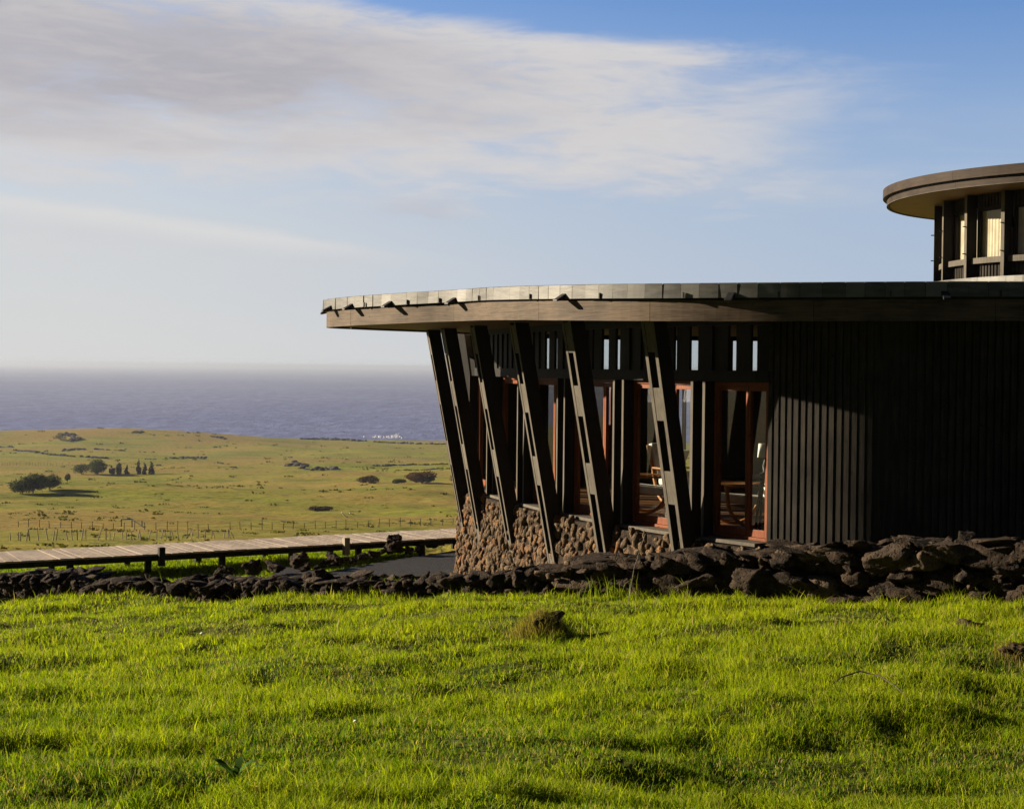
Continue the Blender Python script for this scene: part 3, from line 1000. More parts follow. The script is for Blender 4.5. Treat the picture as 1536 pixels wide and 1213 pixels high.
def window(u0, u1, split, parent, d=-0.02, open_leaf=None):
    P0, P1 = WC.p(u0)[:2], WC.p(u1)[:2]
    tn = (P1 - P0) / np.linalg.norm(P1 - P0)
    q = np.array([tn[1], -tn[0]]) * WC.sg
    Lw = np.linalg.norm(P1 - P0)
    O = P0 + q * d
    z0, z1 = FLOOR + 0.005, BEAM0 - 0.002
    def piece(mb, a0, a1, b0, b1, hd, off=0.0):
        c = O + tn * (a0 + a1) / 2 + q * off
        mb.box(c, tn, q, b0, b1, (a1 - a0) / 2, hd)
    fr = MB()
    piece(fr, 0, 0.028, z0, z1, 0.05)
    piece(fr, Lw - 0.028, Lw, z0, z1, 0.05)
    piece(fr, 0.028, Lw - 0.028, z1 - 0.05, z1, 0.05)
    piece(fr, 0.028, Lw - 0.028, z0, z0 + 0.04, 0.05)
    w_ = fr.build('window', M_red, parent, bevel=0.004)
    sl = MB()
    piece(sl, -0.02, Lw + 0.02, z0 - 0.05, z0 - 0.003, 0.13, 0.17)
    sl.build('sill', M_grey, w_, bevel=0.004)
    sp_ = 0.028 + (Lw - 0.056) * split
    for a0, a1 in ((0.031, sp_ - 0.003), (sp_ + 0.003, Lw - 0.031)):
        if a1 - a0 < 0.2: continue
        sh = MB()
        s0, s1 = z0 + 0.043, z1 - 0.053
        stl = 0.042
        piece(sh, a0, a0 + stl, s0, s1, 0.028)
        piece(sh, a1 - stl, a1, s0, s1, 0.028)
        piece(sh, a0 + stl, a1 - stl, s1 - 0.065, s1, 0.028)
        piece(sh, a0 + stl, a1 - stl, s0, s0 + 0.10, 0.028)
        so = sh.build('sash', M_red, w_, bevel=0.004)
        pn = MB()
        A, B = O + tn * (a0 + stl), O + tn * (a1 - stl)
        pn.raw([(*A, s0 + 0.095), (*B, s0 + 0.095), (*B, s1 - 0.06), (*A, s1 - 0.06)], [(0, 1, 2, 3)])
        pn.build('pane', M_glass, w_, fixn=False)
    return w_
allp = [(bu[0] - 0.085, bu[0] + 0.085)] + post_pairs + [(UB, UB)]
for i in range(len(allp) - 1):
    window(allp[i][1] + 0.032, allp[i + 1][0] - 0.032, 0.62, lodge)
for a_, b_ in far_wins:
    window(a_ + 0.06, b_ - 0.06, 0.5, lodge)

# --- black batten wall, right of the windows, and the closed rear
bt = MB()
u = UB
r4 = random.Random(11)
UBEND = WC.L + UFAR0 - 0.05
while u < UBEND:
    p, q, tn = WC.p(u)[:2], WC.nrm(u), WC.tan(u)
    wd = r4.uniform(0.058, 0.066)
    dp = r4.uniform(0.045, 0.055)
    near = u < WC.s[40 * 9] + 1.0
    if near:
        bt.box(p + q * dp / 2, tn, q, FLOOR - 0.42 - r4.uniform(0, 0.02), 0.70, wd / 2, dp / 2)
        u += 0.100 + r4.uniform(-0.004, 0.004)
    else:
        bt.box(p + q * dp / 2, tn, q, FLOOR - 0.42, 0.70, 0.12, dp / 2)
        u += 0.30
bw = MB()
bw.sweep(strip(UB, UBEND, 0.15, [(0.0, FLOOR - 0.4), (0.0, 0.70), (-0.12, 0.70), (-0.12, FLOOR - 0.4)], WC, False), close=True)
bwo = bw.build('batten_wall', M_black, lodge)
bt.build('battens', M_batten, bwo, fixn=True)

# --- inner partition that closes the room on the right
pa = MB()
a, b = np.array([5.3, 21.2]), np.array([6.4, 33.0])
tn = (b - a) / np.linalg.norm(b - a)
pa.box((a + b) / 2, tn, np.array([tn[1], -tn[0]]), FLOOR + 0.002, 0.62, np.linalg.norm(b - a) / 2, 0.06)
pa.build('inner_wall', M_plaster, lodge)
# brown curtain drawn across one far window
cu = MB()
rows = []
for k in range(40):
    uu = far_wins[0][0] + 0.02 + (far_wins[0][1] - far_wins[0][0] - 0.04) * k / 39
    p, q = WC.p(uu)[:2], WC.nrm(uu)
    o = -0.20 + 0.03 * math.sin(k * 1.35)
    rows.append([(*(p + q * o), FLOOR + 0.06), (*(p + q * o), -1.18)])
cu.sweep(rows)
tag(cu.build('curtain', M_bronze, None, smooth=True, fixn=False), 'brown half height curtain hanging inside the lodge against the far windows', 'curtain')

# ------------------------------------------------------------------ furniture seen through the lodge windows
def lounge_chair(px, py_, Y, rz, label):
    p = at(px, 700, Y)
    t_ = thing('lounge_chair', label, 'chair', (p[0], p[1], FLOOR), 'lounge chairs inside the lodge', rz)
    for s in (-0.29, 0.29):
        lg = MB()
        pts = [(s, 0.42 * math.cos(a) + 0.02, 0.44 + 0.43 * math.sin(a)) for a in np.linspace(R(200), R(345), 14)]
        for i in range(len(pts) - 1): lg.bar(pts[i], pts[i + 1], 0.045, 0.05, (1, 0, 0))
        lg.bar(pts[-1], (s, 0.46, 0.62), 0.045, 0.05, (1, 0, 0))
        lg.bar(pts[0], (s, -0.62, 0.98), 0.045, 0.05, (1, 0, 0))
        lg.bar((s, 0.46, 0.60), (s, -0.45, 0.60), 0.06, 0.03)
        lg.build('curved_side_frame', M_honey, t_, bevel=0.006)
    MB().hexa([(-0.26, -0.36, 0.30), (0.26, -0.36, 0.30), (0.26, 0.40, 0.36), (-0.26, 0.40, 0.36),
               (-0.26, -0.36, 0.42), (0.26, -0.36, 0.42), (0.26, 0.40, 0.48), (-0.26, 0.40, 0.48)]).build('seat_cushion', M_white, t_, bevel=0.03)
    MB().hexa([(-0.26, -0.42, 0.40), (0.26, -0.42, 0.40), (0.26, -0.32, 0.40), (-0.26, -0.32, 0.40),
               (-0.26, -0.68, 1.00), (0.26, -0.68, 1.00), (0.26, -0.56, 1.02), (-0.26, -0.56, 1.02)]).build('back_cushion', M_white, t_, bevel=0.03)
    return t_
lounge_chair(968, 0, 25.4, R(75), 'curved honey wood lounge chair with white cushions behind the second door from the dark wall')
lounge_chair(1024, 0, 27.2, R(-150), 'lounge chair with its white back cushion showing beside the last leaning column')
lounge_chair(1118, 0, 23.6, R(110), 'lounge chair with white seat behind the glazed door next to the dark batten wall')
def table_lamp(px, Y, zt):
    p = at(px, 690, Y)
    tb_ = thing('side_table', 'small dark wood side table behind the narrow pane beside the batten wall', 'table', (p[0], p[1], FLOOR))
    MB().lathe((0, 0, 0), [(0.0, zt - 0.03), (0.26, zt - 0.03), (0.26, zt), (0.0, zt)], 24).build('table_top', M_dark, tb_)
    for a in range(3):
        MB().tube([(0.2 * math.cos(a * 2.1), 0.2 * math.sin(a * 2.1), 0), (0.08 * math.cos(a * 2.1), 0.08 * math.sin(a * 2.1), zt - 0.03)], 0.018).build('leg', M_dark, tb_)
    lp = thing('table_lamp', 'table lamp with a white drum shade behind the narrow pane beside the batten wall', 'lamp', (p[0], p[1], FLOOR + zt))
    MB().lathe((0, 0, 0), [(0.0, 0.0), (0.08, 0.0), (0.09, 0.02), (0.03, 0.05), (0.045, 0.14), (0.02, 0.22), (0.012, 0.28), (0.0, 0.28)], 16).build('lamp_base', M_black, lp, smooth=True)
    MB().lathe((0, 0, 0), [(0.115, 0.26), (0.10, 0.46), (0.097, 0.46), (0.112, 0.26)], 24).build('lamp_shade', M_white, lp, smooth=True)
table_lamp(1148, 23.0, 0.78)

# ------------------------------------------------------------------ round upper building
TC = np.array([15.8, 40.6])
tower = thing('round_building', 'round upper building with two tier roof and cream curtained windows, above the lodge roof', 'building', (15.8, 40.6, 0))
def circ(Rr, z, n=160): return [(Rr * math.cos(2 * math.pi * k / n), Rr * math.sin(2 * math.pi * k / n), z) for k in range(n)]
def rev(levels, name, mat, parent, smooth=False, tone=None, n=160):
    V, F = [], []
    for r_, z_ in levels: V += circ(r_, z_, n)
    for i in range(len(levels) - 1):
        for k in range(n):
            F.append((i * n + k, i * n + (k + 1) % n, (i + 1) * n + (k + 1) % n, (i + 1) * n + k))
    return MB().raw(V, F).build(name, mat, parent, smooth=smooth)
troof = rev([(0.05, 4.33), (6.12, 4.30), (6.12, 4.62), (5.0, 4.75), (0.05, 4.85)], 'roof', M_soffit, tower)
ft = MB()
for (ro, ri, z0, z1, nb_) in ((6.30, 6.20, 4.475, 4.70, 14), (6.20, 6.13, 4.285, 4.425, 14)):
    for k in range(nb_):
        a0, a1 = 2 * math.pi * k / nb_ + 0.05, 2 * math.pi * (k + 1) / nb_ + 0.0492
        rows = []
        for a in np.linspace(a0, a1, 14):
            c_, s_ = math.cos(a), math.sin(a)
            rows.append([(r_ * c_, r_ * s_, z_) for r_, z_ in ((ro, z0), (ro, z1), (ri, z1), (ri, z0))])
        ft.sweep(rows, close=True)
ft.build('fascia', M_towerf, troof)
rev([(6.13, 4.42), (6.17, 4.42), (6.17, 4.48), (6.13, 4.48)], 'shadow_gap', M_black, troof)
rev([(6.205, 4.282), (6.205, 4.292), (6.17, 4.292), (6.17, 4.282)], 'drip_edge', M_grey, troof)
RW = 4.68
PH0, NPOST = R(167), 24
rev([(RW, -3.2), (RW, 2.62)], 'lower_wall', M_black, tower)
rev([(RW, 3.98), (RW, 4.31)], 'upper_wall', M_black, tower)
def tang(a): return np.array([math.cos(a), math.sin(a)]), np.array([-math.sin(a), math.cos(a)])
bt2 = MB()
for k in range(24 * 11):
    a = PH0 + 2 * math.pi * k / (24 * 11)
    r_, t_ = tang(a)
    bt2.box(r_ * (RW + 0.02), t_, r_, -0.5, 2.62, 0.03, 0.022)
    bt2.box(r_ * (RW + 0.02), t_, r_, 3.98, 4.30, 0.03, 0.022)
bt2.build('battens', M_batten, tower)
M_tpost = M_grey
for k in range(NPOST):
    a = PH0 + 2 * math.pi * k / NPOST
    r_, t_ = tang(a)
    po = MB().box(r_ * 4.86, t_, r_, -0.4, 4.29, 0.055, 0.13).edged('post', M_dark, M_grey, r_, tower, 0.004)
    if 130 < math.degrees(a) % 360 < 290:
        for zz in (2.86, 3.52):
            MB().box(r_ * 5.02, t_, r_, zz, zz + 0.025, 0.012, 0.045).build('bolt', M_black, po)
    a2 = a + math.pi / NPOST
    half = math.pi / NPOST - 0.012
    rl = MB()
    rows = []
    for aa in np.linspace(a2 - half, a2 + half, 6):
        c_, s_ = math.cos(aa), math.sin(aa)
        rows.append([(q_ * c_, q_ * s_, z_) for q_, z_ in ((4.86, 2.62), (4.86, 2.76), (4.60, 2.76), (4.60, 2.62))])
    rl.sweep(rows, close=True)
    win = rl.build('window_sill', M_grey, tower)
    if True:
        fr = MB()
        for sg in (-1, 1):
            r3_, t3_ = tang(a2 + sg * (half - 0.012))
            fr.box(r3_ * 4.66, t3_, r3_, 2.76, 3.98, 0.035, 0.04)
        r3_, t3_ = tang(a2)
        wdt = 4.66 * (half - 0.02)
        fr.box(r3_ * 4.655, t3_, r3_, 3.90, 3.98, wdt, 0.035)
        wf = fr.build('window', M_dark, tower)
        A, B = (np.array([math.cos(q_), math.sin(q_)]) * 4.665 for q_ in (a2 - half + 0.02, a2 + half - 0.02))
        MB().raw([(*A, 2.762), (*B, 2.762), (*B, 3.90), (*A, 3.90)], [(0, 1, 2, 3)]).build('pane', M_glass, wf, fixn=False)
        cur = MB()
        rows = []
        for i, aa in enumerate(np.linspace(a2 - half + 0.01, a2 + half - 0.01, 60)):
            rr = 4.59 + 0.010 * math.sin(i * 0.95) + (0.005 * math.sin(i * 2.3))
            rows.append([(rr * math.cos(aa), rr * math.sin(aa), 2.62), (rr * math.cos(aa), rr * math.sin(aa), 4.05)])
        cur.sweep(rows)
        cur.build('curtain', M_cream, wf, smooth=True, fixn=False)
# metal apron round the foot of the drum
ap = MB()
for k in range(72):
    a0, a1 = 2 * math.pi * k / 72, 2 * math.pi * (k + 1) / 72 - 0.001
    d = random.uniform(-0.008, 0.008)
    rows = [[((5.16 + d + e) * math.cos(a), (5.16 + d + e) * math.sin(a), z_) for e, z_ in ((0.05, 1.55), (0.0, 2.26), (-0.3, 2.28))] for a in np.linspace(a0, a1, 3)]
    ap.sweep(rows, tone=random.random() ** 1.5)
ap.build('metal_apron', M_zinc, tower, tone=True)
rev([(0.05, 2.3), (4.66, 2.3)], 'inner_floor', M_floor, tower)

# ------------------------------------------------------------------ dry lava wall along the lawn
TOPX = [(-300, 858), (0, 859), (30, 853), (128, 850), (134, 862), (220, 861), (350, 863), (450, 859), (600, 858), (690, 854), (760, 849), (820, 845), (858, 838),
        (880, 829), (960, 826), (1050, 818), (1100, 824), (1160, 813), (1250, 809), (1300, 804), (1400, 799), (1536, 799), (1800, 797)]
wx0, wx1 = -9.0, 8.2
tw = np.array([1.0, -0.5294]); tw /= np.linalg.norm(tw)
nw = np.array([tw[1], -tw[0]])          # towards the viewer
Lw = (wx1 - wx0) / tw[0]
def wall_top(X):
    Yw = float(wallY(X)) + 0.30
    px = proj((X, Yw, -2.3))[0]
    py = np.interp(px, [a for a, b in TOPX], [b for a, b in TOPX])
    return at(px, py, Yw)[2] - 0.055
st = Stones()
fr = np.array([[tw[0], nw[0], 0], [tw[1], nw[1], 0], [0, 0, 1.0]])
s = 0.0
def wpt(s, d=0.0): return np.array([wx0, float(wallY(wx0))]) + tw * s + nw * d
# rough courses, bigger blocks on the taller right half
for layer, dep in ((0, 0.02), (1, -0.42)):
    s = 0.0
    lev = {}
    cells = int(Lw / 0.10) + 2
    Htop = np.full(cells, -9.0)
    for i in range(cells):
        c = wpt(i * 0.10)
        Htop[i] = float(gz(c[0], c[1] - 0.15)) - 0.10
    guard = 0
    while guard < 5200:
        guard += 1
        tops = np.array([wall_top(wpt(i * 0.10)[0]) for i in range(cells)]) if guard == 1 else tops
        room = tops - Htop
        i = int(np.argmax(room))
        if room[i] < 0.05: break
        c = wpt(i * 0.10)
        bigk = sst(c[0], -1.5, 2.2)
        h = rng.uniform(0.12, 0.20) * (1 - bigk) + rng.uniform(0.20, 0.33) * bigk
        wd = h * rng.uniform(0.9, 1.6) if bigk < 0.5 else h * rng.uniform(1.2, 2.2)
        if rng.random() < 0.22: h *= 0.55; wd *= 0.5
        h = min(h, room[i])
        # rest on the lowest part nearby
        k = max(1, int(round(wd / 0.10)))
        j0 = max(0, min(cells - k, i - k // 2))
        zb_ = Htop[j0:j0 + k].mean()
        h = max(0.06, min(h, float((tops[j0:j0 + k] - zb_).min()) + 0.02))
        cc = wpt((j0 + k / 2 - 0.5) * 0.10, dep + rng.uniform(-0.07, 0.05))
        ly = rng.uniform(0.17, 0.26)
        st.add((cc[0], cc[1], zb_ + h * 0.5), (wd * 0.62, ly * 1.08, h * 0.62), fr, 4 if bigk > 0.35 else 3, 0.40, 0.16, 1.8, rng.random() ** 3.0, 0.20, 9)
        Htop[j0:j0 + k] = zb_ + h * 0.90
for k in range(1150):                       # small fill stones wedged into the face and the crown
    sx = rng.uniform(0.2, Lw - 0.2)
    lf = 1 - sst(wpt(sx)[0], -1.5, 2.2)
    if lf < 0.5 and k % 2: continue
    d = rng.uniform(-0.05, 0.13 + 0.09 * lf)
    c = wpt(sx, d)
    g0 = float(gz(c[0], c[1] - 0.1)); tp = wall_top(c[0]) - 0.02
    zc = rng.uniform(g0 - 0.02, max(g0 + 0.1, tp))
    r0 = rng.uniform(0.030, 0.075)
    st.add((c[0], c[1], min(zc, tp)), (r0 * rng.uniform(0.7, 1.5), r0, r0 * rng.uniform(0.6, 1.1)), fr, 3, 0.3, 0.24, 1.7, rng.random() ** 2.5, 0.3, 7)
V = np.vstack(st.V)
wall_core = []
for i in range(0, cells, 2):
    c = wpt(i * 0.10, -0.20)
    X = c[0]
    top = wall_top(X) - 0.06 + 0.05 * float(fbm(X * 4, 3.3))
    g0 = float(gz(c[0], c[1])) - 0.6
    b_, f_ = c - nw * 0.22, c + nw * 0.10
    wall_core.append([(*f_, g0), (*f_, top), (*b_, top), (*b_, -4.6)])
lw = thing('lava_stone_wall', 'long dry stone wall of black porous lava rocks along the far edge of the lawn', 'wall', (0, 0, 0))
st.build('stone_courses', M_lava, lw)
MB().sweep(wall_core).build('wall_core', M_lava, lw, fixn=False)

# ------------------------------------------------------------------ boardwalk
DZ = -3.76
near_pts = [(-24.0, 26.6), (-16.0, 28.0), (-9.63, 30.1), (-5.66, 32.45), (-1.15, 35.3), (4.0, 38.2), (9.0, 40.5)]
NP = np.array(near_pts)
ts = np.concatenate([[0], np.cumsum(np.linalg.norm(np.diff(NP, axis=0), axis=1))])
def bw_p(s): return np.array([np.interp(s, ts, NP[:, 0]), np.interp(s, ts, NP[:, 1])])
def bw_t(s):
    d = bw_p(min(s + 1.2, ts[-1])) - bw_p(max(s - 1.2, 0)); return d / np.linalg.norm(d)
walk = thing('boardwalk', 'pale timber boardwalk on a low dark frame curving past the lodge', 'boardwalk', (0, 0, 0))
dk = MB()
s = 0.0
while s < ts[-1] - 3.5:
    p = bw_p(s); t_ = bw_t(s); nn = np.array([-t_[1], t_[0]])
    e0, e1 = random.uniform(-0.015, 0.015), random.uniform(-0.015, 0.015)
    dk.box(p + nn * (0.84 + e0), t_, nn, DZ - 0.035, DZ + random.uniform(-0.004, 0.004), 0.068, 0.86 + e1)
    s += 0.147
dk.build('deck', M_deck, walk)
for off in (0.10, 1.50):
    bb = MB()
    rows = []
    for s in np.arange(0, ts[-1] - 3.4, 0.4):
        p = bw_p(s); t_ = bw_t(s); nn = np.array([-t_[1], t_[0]])
        rows.append([(*(p + nn * (off + e)), z_) for e, z_ in ((-0.04, DZ - 0.15), (-0.04, DZ - 0.037), (0.04, DZ - 0.037), (0.04, DZ - 0.15))])
    bb.sweep(rows, close=True)
    bb.build('side_beam', M_dark, walk)
s = 0.7
while s < ts[-1] - 4:
    for off in (0.0, 1.60):
        p = bw_p(s); t_ = bw_t(s); nn = np.array([-t_[1], t_[0]])
        c = p + nn * (0.10 if off == 0 else 1.5)
        g0 = float(gz(c[0], c[1])) - 0.15
        MB().box(c + nn * 0.09, t_, nn, g0, DZ - 0.05, 0.06, 0.045).build('support_post', M_dark, walk)
    s += 1.55
for px in (241, 517):
    ss_ = np.arange(0, ts[-1] - 4, 0.02)
    xs = np.array([proj((*bw_p(q), DZ))[0] for q in ss_])
    s = ss_[np.argmin(abs(xs - px))]
    p = bw_p(s); t_ = bw_t(s); nn = np.array([-t_[1], t_[0]])
    MB().box(p - nn * 0.07, t_, nn, DZ - 0.24, DZ + 0.13, 0.062, 0.06).build('marker_post', M_post if px == 517 else M_dark, walk, bevel=0.006)

# ------------------------------------------------------------------ asphalt path and its rocks
apoly = [ground_at(425, 864, 26)[:2], (-3.55, 31.2), (-2.35, 33.3), (-1.2, 35.0), (1.2, 36.4), (3.5, 36.0), (3.0, 27.2), (0.5, 26.5), (-2.5, 27.2), (-4.6, 28.3)]
V = [(x, y, -4.02) for x, y in apoly]
am = bpy.data.meshes.new('asphalt_path')
bmm = bmesh.new()
f0 = bmm.faces.new([bmm.verts.new(v) for v in V])
bmesh.ops.triangulate(bmm, faces=[f0])
bmm.to_mesh(am); bmm.free()
am.materials.append(M_asphalt)
ao = bpy.data.objects.new('asphalt_path', am); COL.objects.link(ao); ao['kind'] = 'structure'

def lava_rock(c, size, label, group, sub=4, mat=None, name='lava_rock', rough=0.36, cuts=8):
    s_ = Stones()
    s_.add((0, 0, 0), size, np.eye(3), sub, 0.3, rough * 0.75, 1.9, 0.2, 0.26, cuts)
    o = npmesh(name, np.vstack(s_.V), np.vstack(s_.F), mat or M_lava, smooth=True, tone=np.concatenate(s_.T))
    o.location = tuple(c)
    return tag(o, label, 'rock', group)
RG = 'lava rocks edging the asphalt path'
def rock_px(px, pyb, hpx, wpx, label, Yd=None):
    Yd = 33.0
    for _ in range(6): Yd *= -3.97 / at(px, pyb, Yd)[2]
    c = at(px, pyb, Yd)
    k = c[1] / FPX
    lava_rock((c[0], c[1], c[2] + hpx * k * 0.36), (wpx * k * 0.42, wpx * k * 0.40, hpx * k * 0.50), label, RG)
rock_px(588, 828, 30, 34, 'largest dark lava boulder, domed, standing against the boardwalk edge beside the asphalt')
rock_px(338, 864, 22, 34, 'broad dark lava boulder leftmost behind the stone wall, below the boardwalk posts')
rock_px(378, 862, 26, 30, 'rounded lava boulder second from the left of the row below the boardwalk')
rock_px(412, 857, 17, 40, 'low wide lava rock with grass round it at the left tip of the asphalt')
rock_px(446, 848, 24, 42, 'mossy lava boulder in the middle of the row under the boardwalk posts')
rock_px(500, 842, 18, 26, 'dark lava rock below the marker post with the pale top')
rr = random.Random(9)
for i in range(26):
    f = i / 25
    px = 455 + 235 * f + rr.uniform(-4, 4)
    py = 858 - 44 * f ** 0.9 + rr.uniform(-3, 2)
    hz_ = rr.uniform(7, 13)
    rock_px(px, py, hz_, hz_ * rr.uniform(1.2, 2.0), 'small lava rock in the loose edging between the boardwalk and the asphalt')

# ------------------------------------------------------------------ fences in the pasture
def fence(name, label, pts, tilt, hgt, wires, pitch_jit, drop, seed, mat=M_post, rad=0.05):
    r_ = random.Random(seed)
    f = thing(name, label, 'fence', (0, 0, 0))
    tops = []
    for px, py in pts:
        if r_.random() < drop: continue
        g = ground_at(px + r_.uniform(-pitch_jit, pitch_jit), py, 60)
        tx, ty = r_.gauss(0, tilt), r_.gauss(0, tilt * 0.5)
        h = hgt * r_.uniform(0.75, 1.2)
        top = (g[0] + tx * h, g[1] + ty * h, g[2] + h)
        MB().tube([(g[0], g[1], g[2] - 0.3), top], [rad, rad * 0.8], 6).build('fence_post', mat, f)
        tops.append((g, top))
    if wires:
        wm = MB()
        for (g0, t0), (g1, t1) in zip(tops[:-1], tops[1:]):
            for k in (0.45, 0.88):
                a = Vector(g0).lerp(Vector(t0), k); b = Vector(g1).lerp(Vector(t1), k)
                wm.tube([a, b], 0.012, 4, cap=False)
        wm.build('wire', M_black, f)
    return f
fence('post_fence', 'near broken fence of pale leaning stakes in the pasture just beyond the boardwalk', [(18 + i * 6.6, 811 - i * 0.07 + 0) for i in range(52)], 0.28, 1.05, False, 2.5, 0.12, 4, M_post, 0.06)
fence('post_fence', 'straight post and wire fence crossing the pasture behind the broken stakes', [(27 + i * 15.9, 790 + 5 * math.sin(i * 0.09) ) for i in range(42)], 0.04, 1.25, True, 1.0, 0.04, 6, M_dark, 0.06)
fence('post_fence', 'distant thin fence on the far left slope above the trees', [(2 + i * 4.6, 698 + i * 0.02) for i in range(24)], 0.05, 1.7, False, 1.0, 0.1, 8, M_dark, 0.09)
fence('post_fence', 'distant fence running across the far pasture near the coast on the right', [(505 + i * 4.6, 688 - i * 0.02) for i in range(38)], 0.04, 1.7, False, 0.6, 0.08, 12, M_dark, 0.10)
# collapsed rail frame
g = ground_at(182, 790, 60); g2 = ground_at(213, 791, 60)
cf = thing('rail_frame', 'collapsed wooden rail frame with a slanting brace standing in the straight fence', 'gate', (0, 0, 0))
for px in (182, 198, 213):
    q = ground_at(px, 790, 60)
    MB().tube([q - np.array([0, 0, 0.3]), q + np.array([0, 0, 1.25 if px < 200 else 1.0])], 0.09, 6).build('upright', M_dark, cf)
MB().bar(g + np.array([0, 0, 1.2]), ground_at(198, 790, 60) + np.array([0, 0, 1.25]), 0.14, 0.14).build('rail', M_dark, cf)
MB().bar(ground_at(198, 790, 60) + np.array([0, 0, 1.2]), g2 + np.array([0.2, 0, 0.1]), 0.14, 0.14).build('brace', M_dark, cf)
# pale bleached branches lying in the scrub
for (x0, y0, x1, y1, lab) in ((512, 768, 522, 777, 'pale bleached branch lying aslant in the scrub left of its pair'), (524, 769, 531, 772, 'short pale bent branch right of the slanting one in the scrub'),
                              (421, 781, 429, 783, 'small pale bleached log beside the post fence')):
    a = ground_at(x0, y1, 60); b = ground_at(x1, y1, 60)
    k = a[1] / FPX
    o = MB().tube([a + np.array([0, 0, (y1 - y0) * k]), (a + b) / 2 + np.array([0, 0, (y1 - y0) * k * 0.4]), b + np.array([0, 0, 0.1])], [0.10, 0.14, 0.09], 6).build('dead_branch', M_paper)
    tag(o, lab, 'branch')

# ------------------------------------------------------------------ trees and shrubs in the pasture
def crown_mesh(lobes, nleaf, size, c0, c1, seed):
    r_ = np.random.default_rng(seed)
    P = []
    wts = np.array([l[3] * l[4] * l[5] for l in lobes]); wts = wts / wts.sum()
    for l, k in zip(lobes, r_.multinomial(nleaf, wts)):
        d = r_.normal(size=(k, 3)); d /= np.linalg.norm(d, axis=1)[:, None]
        rad = r_.uniform(0.45, 1.08, k) ** 0.6
        nz_ = 1 + 0.35 * fbm(d[:, 0] * 2.2 + seed, d[:, 1] * 2.2, d[:, 2] * 2.2, o=2)
        P.append(np.array(l[:3]) + d * (rad * nz_)[:, None] * np.array(l[3:6]))
    P = np.vstack(P)
    n_ = len(P)
    a = r_.normal(size=(n_, 3)); a /= np.linalg.norm(a, axis=1)[:, None]
    b = np.cross(a, r_.normal(size=(n_, 3))); b /= np.linalg.norm(b, axis=1)[:, None]
    s_ = size * r_.uniform(0.6, 1.35, n_)[:, None]
    V = np.stack([P - a * s_, P + b * s_ * 0.55, P + a * s_, P - b * s_ * 0.55], 1).reshape(-1, 3)
    F = np.arange(n_ * 4).reshape(-1, 4)
    f = r_.random(n_)[:, None] * 0.7 + 0.3 * (fbm(P[:, 0] * 1.1, P[:, 1] * 1.1, P[:, 2] * 1.1, o=2)[:, None] * 0.5 + 0.5)
    c = np.array(c0) * (1 - f) + np.array(c1) * f
    return V, F, np.repeat(c, 4, 0)
GREEN0, GREEN1 = (0.034, 0.046, 0.014), (0.095, 0.110, 0.032)
RUST0, RUST1 = (0.055, 0.026, 0.014), (0.120, 0.062, 0.030)
def tree(px, py, hpx, wpx, label, kind='tree', lean=0.25, cols=(GREEN0, GREEN1), seed=1, nleaf=2400, cat='tree', group=None, nlobe=6, trunk=0.14):
    g = ground_at(px, py, 100)
    k = g[1] / FPX
    H, Wd = hpx * k, wpx * k
    r_ = np.random.default_rng(seed)
    t_ = thing(kind, label, cat, tuple(g), group)
    lobes = []
    for i in range(nlobe):
        f = (i + 0.5) / nlobe
        lx = (f - 0.5) * Wd * 0.62
        zz = H * (trunk + (1 - trunk) * (0.50 + 0.10 * math.sin(i * 2.1 + seed))) + lean * lx * 0.5
        lobes.append((lx, r_.uniform(-0.2, 0.2) * Wd, zz, Wd * r_.uniform(0.26, 0.36), Wd * r_.uniform(0.28, 0.4), H * (1 - trunk) * r_.uniform(0.34, 0.56)))
    V, F, c = crown_mesh(lobes, int(nleaf * (1.9 if kind == 'shrub' else 1.3)), max(0.20, 0.042 * H + 0.05) * (1.3 if kind == 'shrub' else 1.0), cols[0], cols[1], seed)
    npmesh('crown', V, F, M_leaf, t_, cols=c)
    tr_ = MB()
    base = Vector((r_.uniform(-0.1, 0.1), 0, -0.4))
    fork = Vector((Wd * 0.03, 0, H * trunk))
    tr_.tube([base, fork * 0.6, fork], [H * 0.045, H * 0.036, H * 0.032], 7)
    for l in lobes:
        tr_.tube([fork, fork.lerp(Vector(l[:3]), 0.55) + Vector((0, 0, 0.1 * H)), Vector(l[:3])], [H * 0.028, H * 0.018, H * 0.008], 5)
    tr_.build('trunk', M_bark, t_)
    return t_
TG = 'trees along the pasture fence'
tree(33, 741, 20, 34, 'dark wind bent tree at the left end of the front clump in the pasture', seed=1, group=TG)
tree(49, 740, 29, 36, 'tallest dark round tree in the front clump on the left of the pasture', seed=2, group=TG)
tree(74, 735, 22, 34, 'broad dark tree at the right end of the front clump in the pasture', seed=3, group=TG)
tree(101, 723, 14, 10, 'small thin sapling between the two tree clumps', seed=4, nlobe=2, nleaf=400, cols=((0.04, 0.04, 0.016), (0.085, 0.08, 0.03)), group=TG)
tree(122, 712, 17, 23, 'low bushy dark tree at the left of the rear clump', seed=5, group=TG, nleaf=1100)
tree(146, 712, 22, 27, 'round dark tree with a pointed tip in the rear clump', seed=6, group=TG)
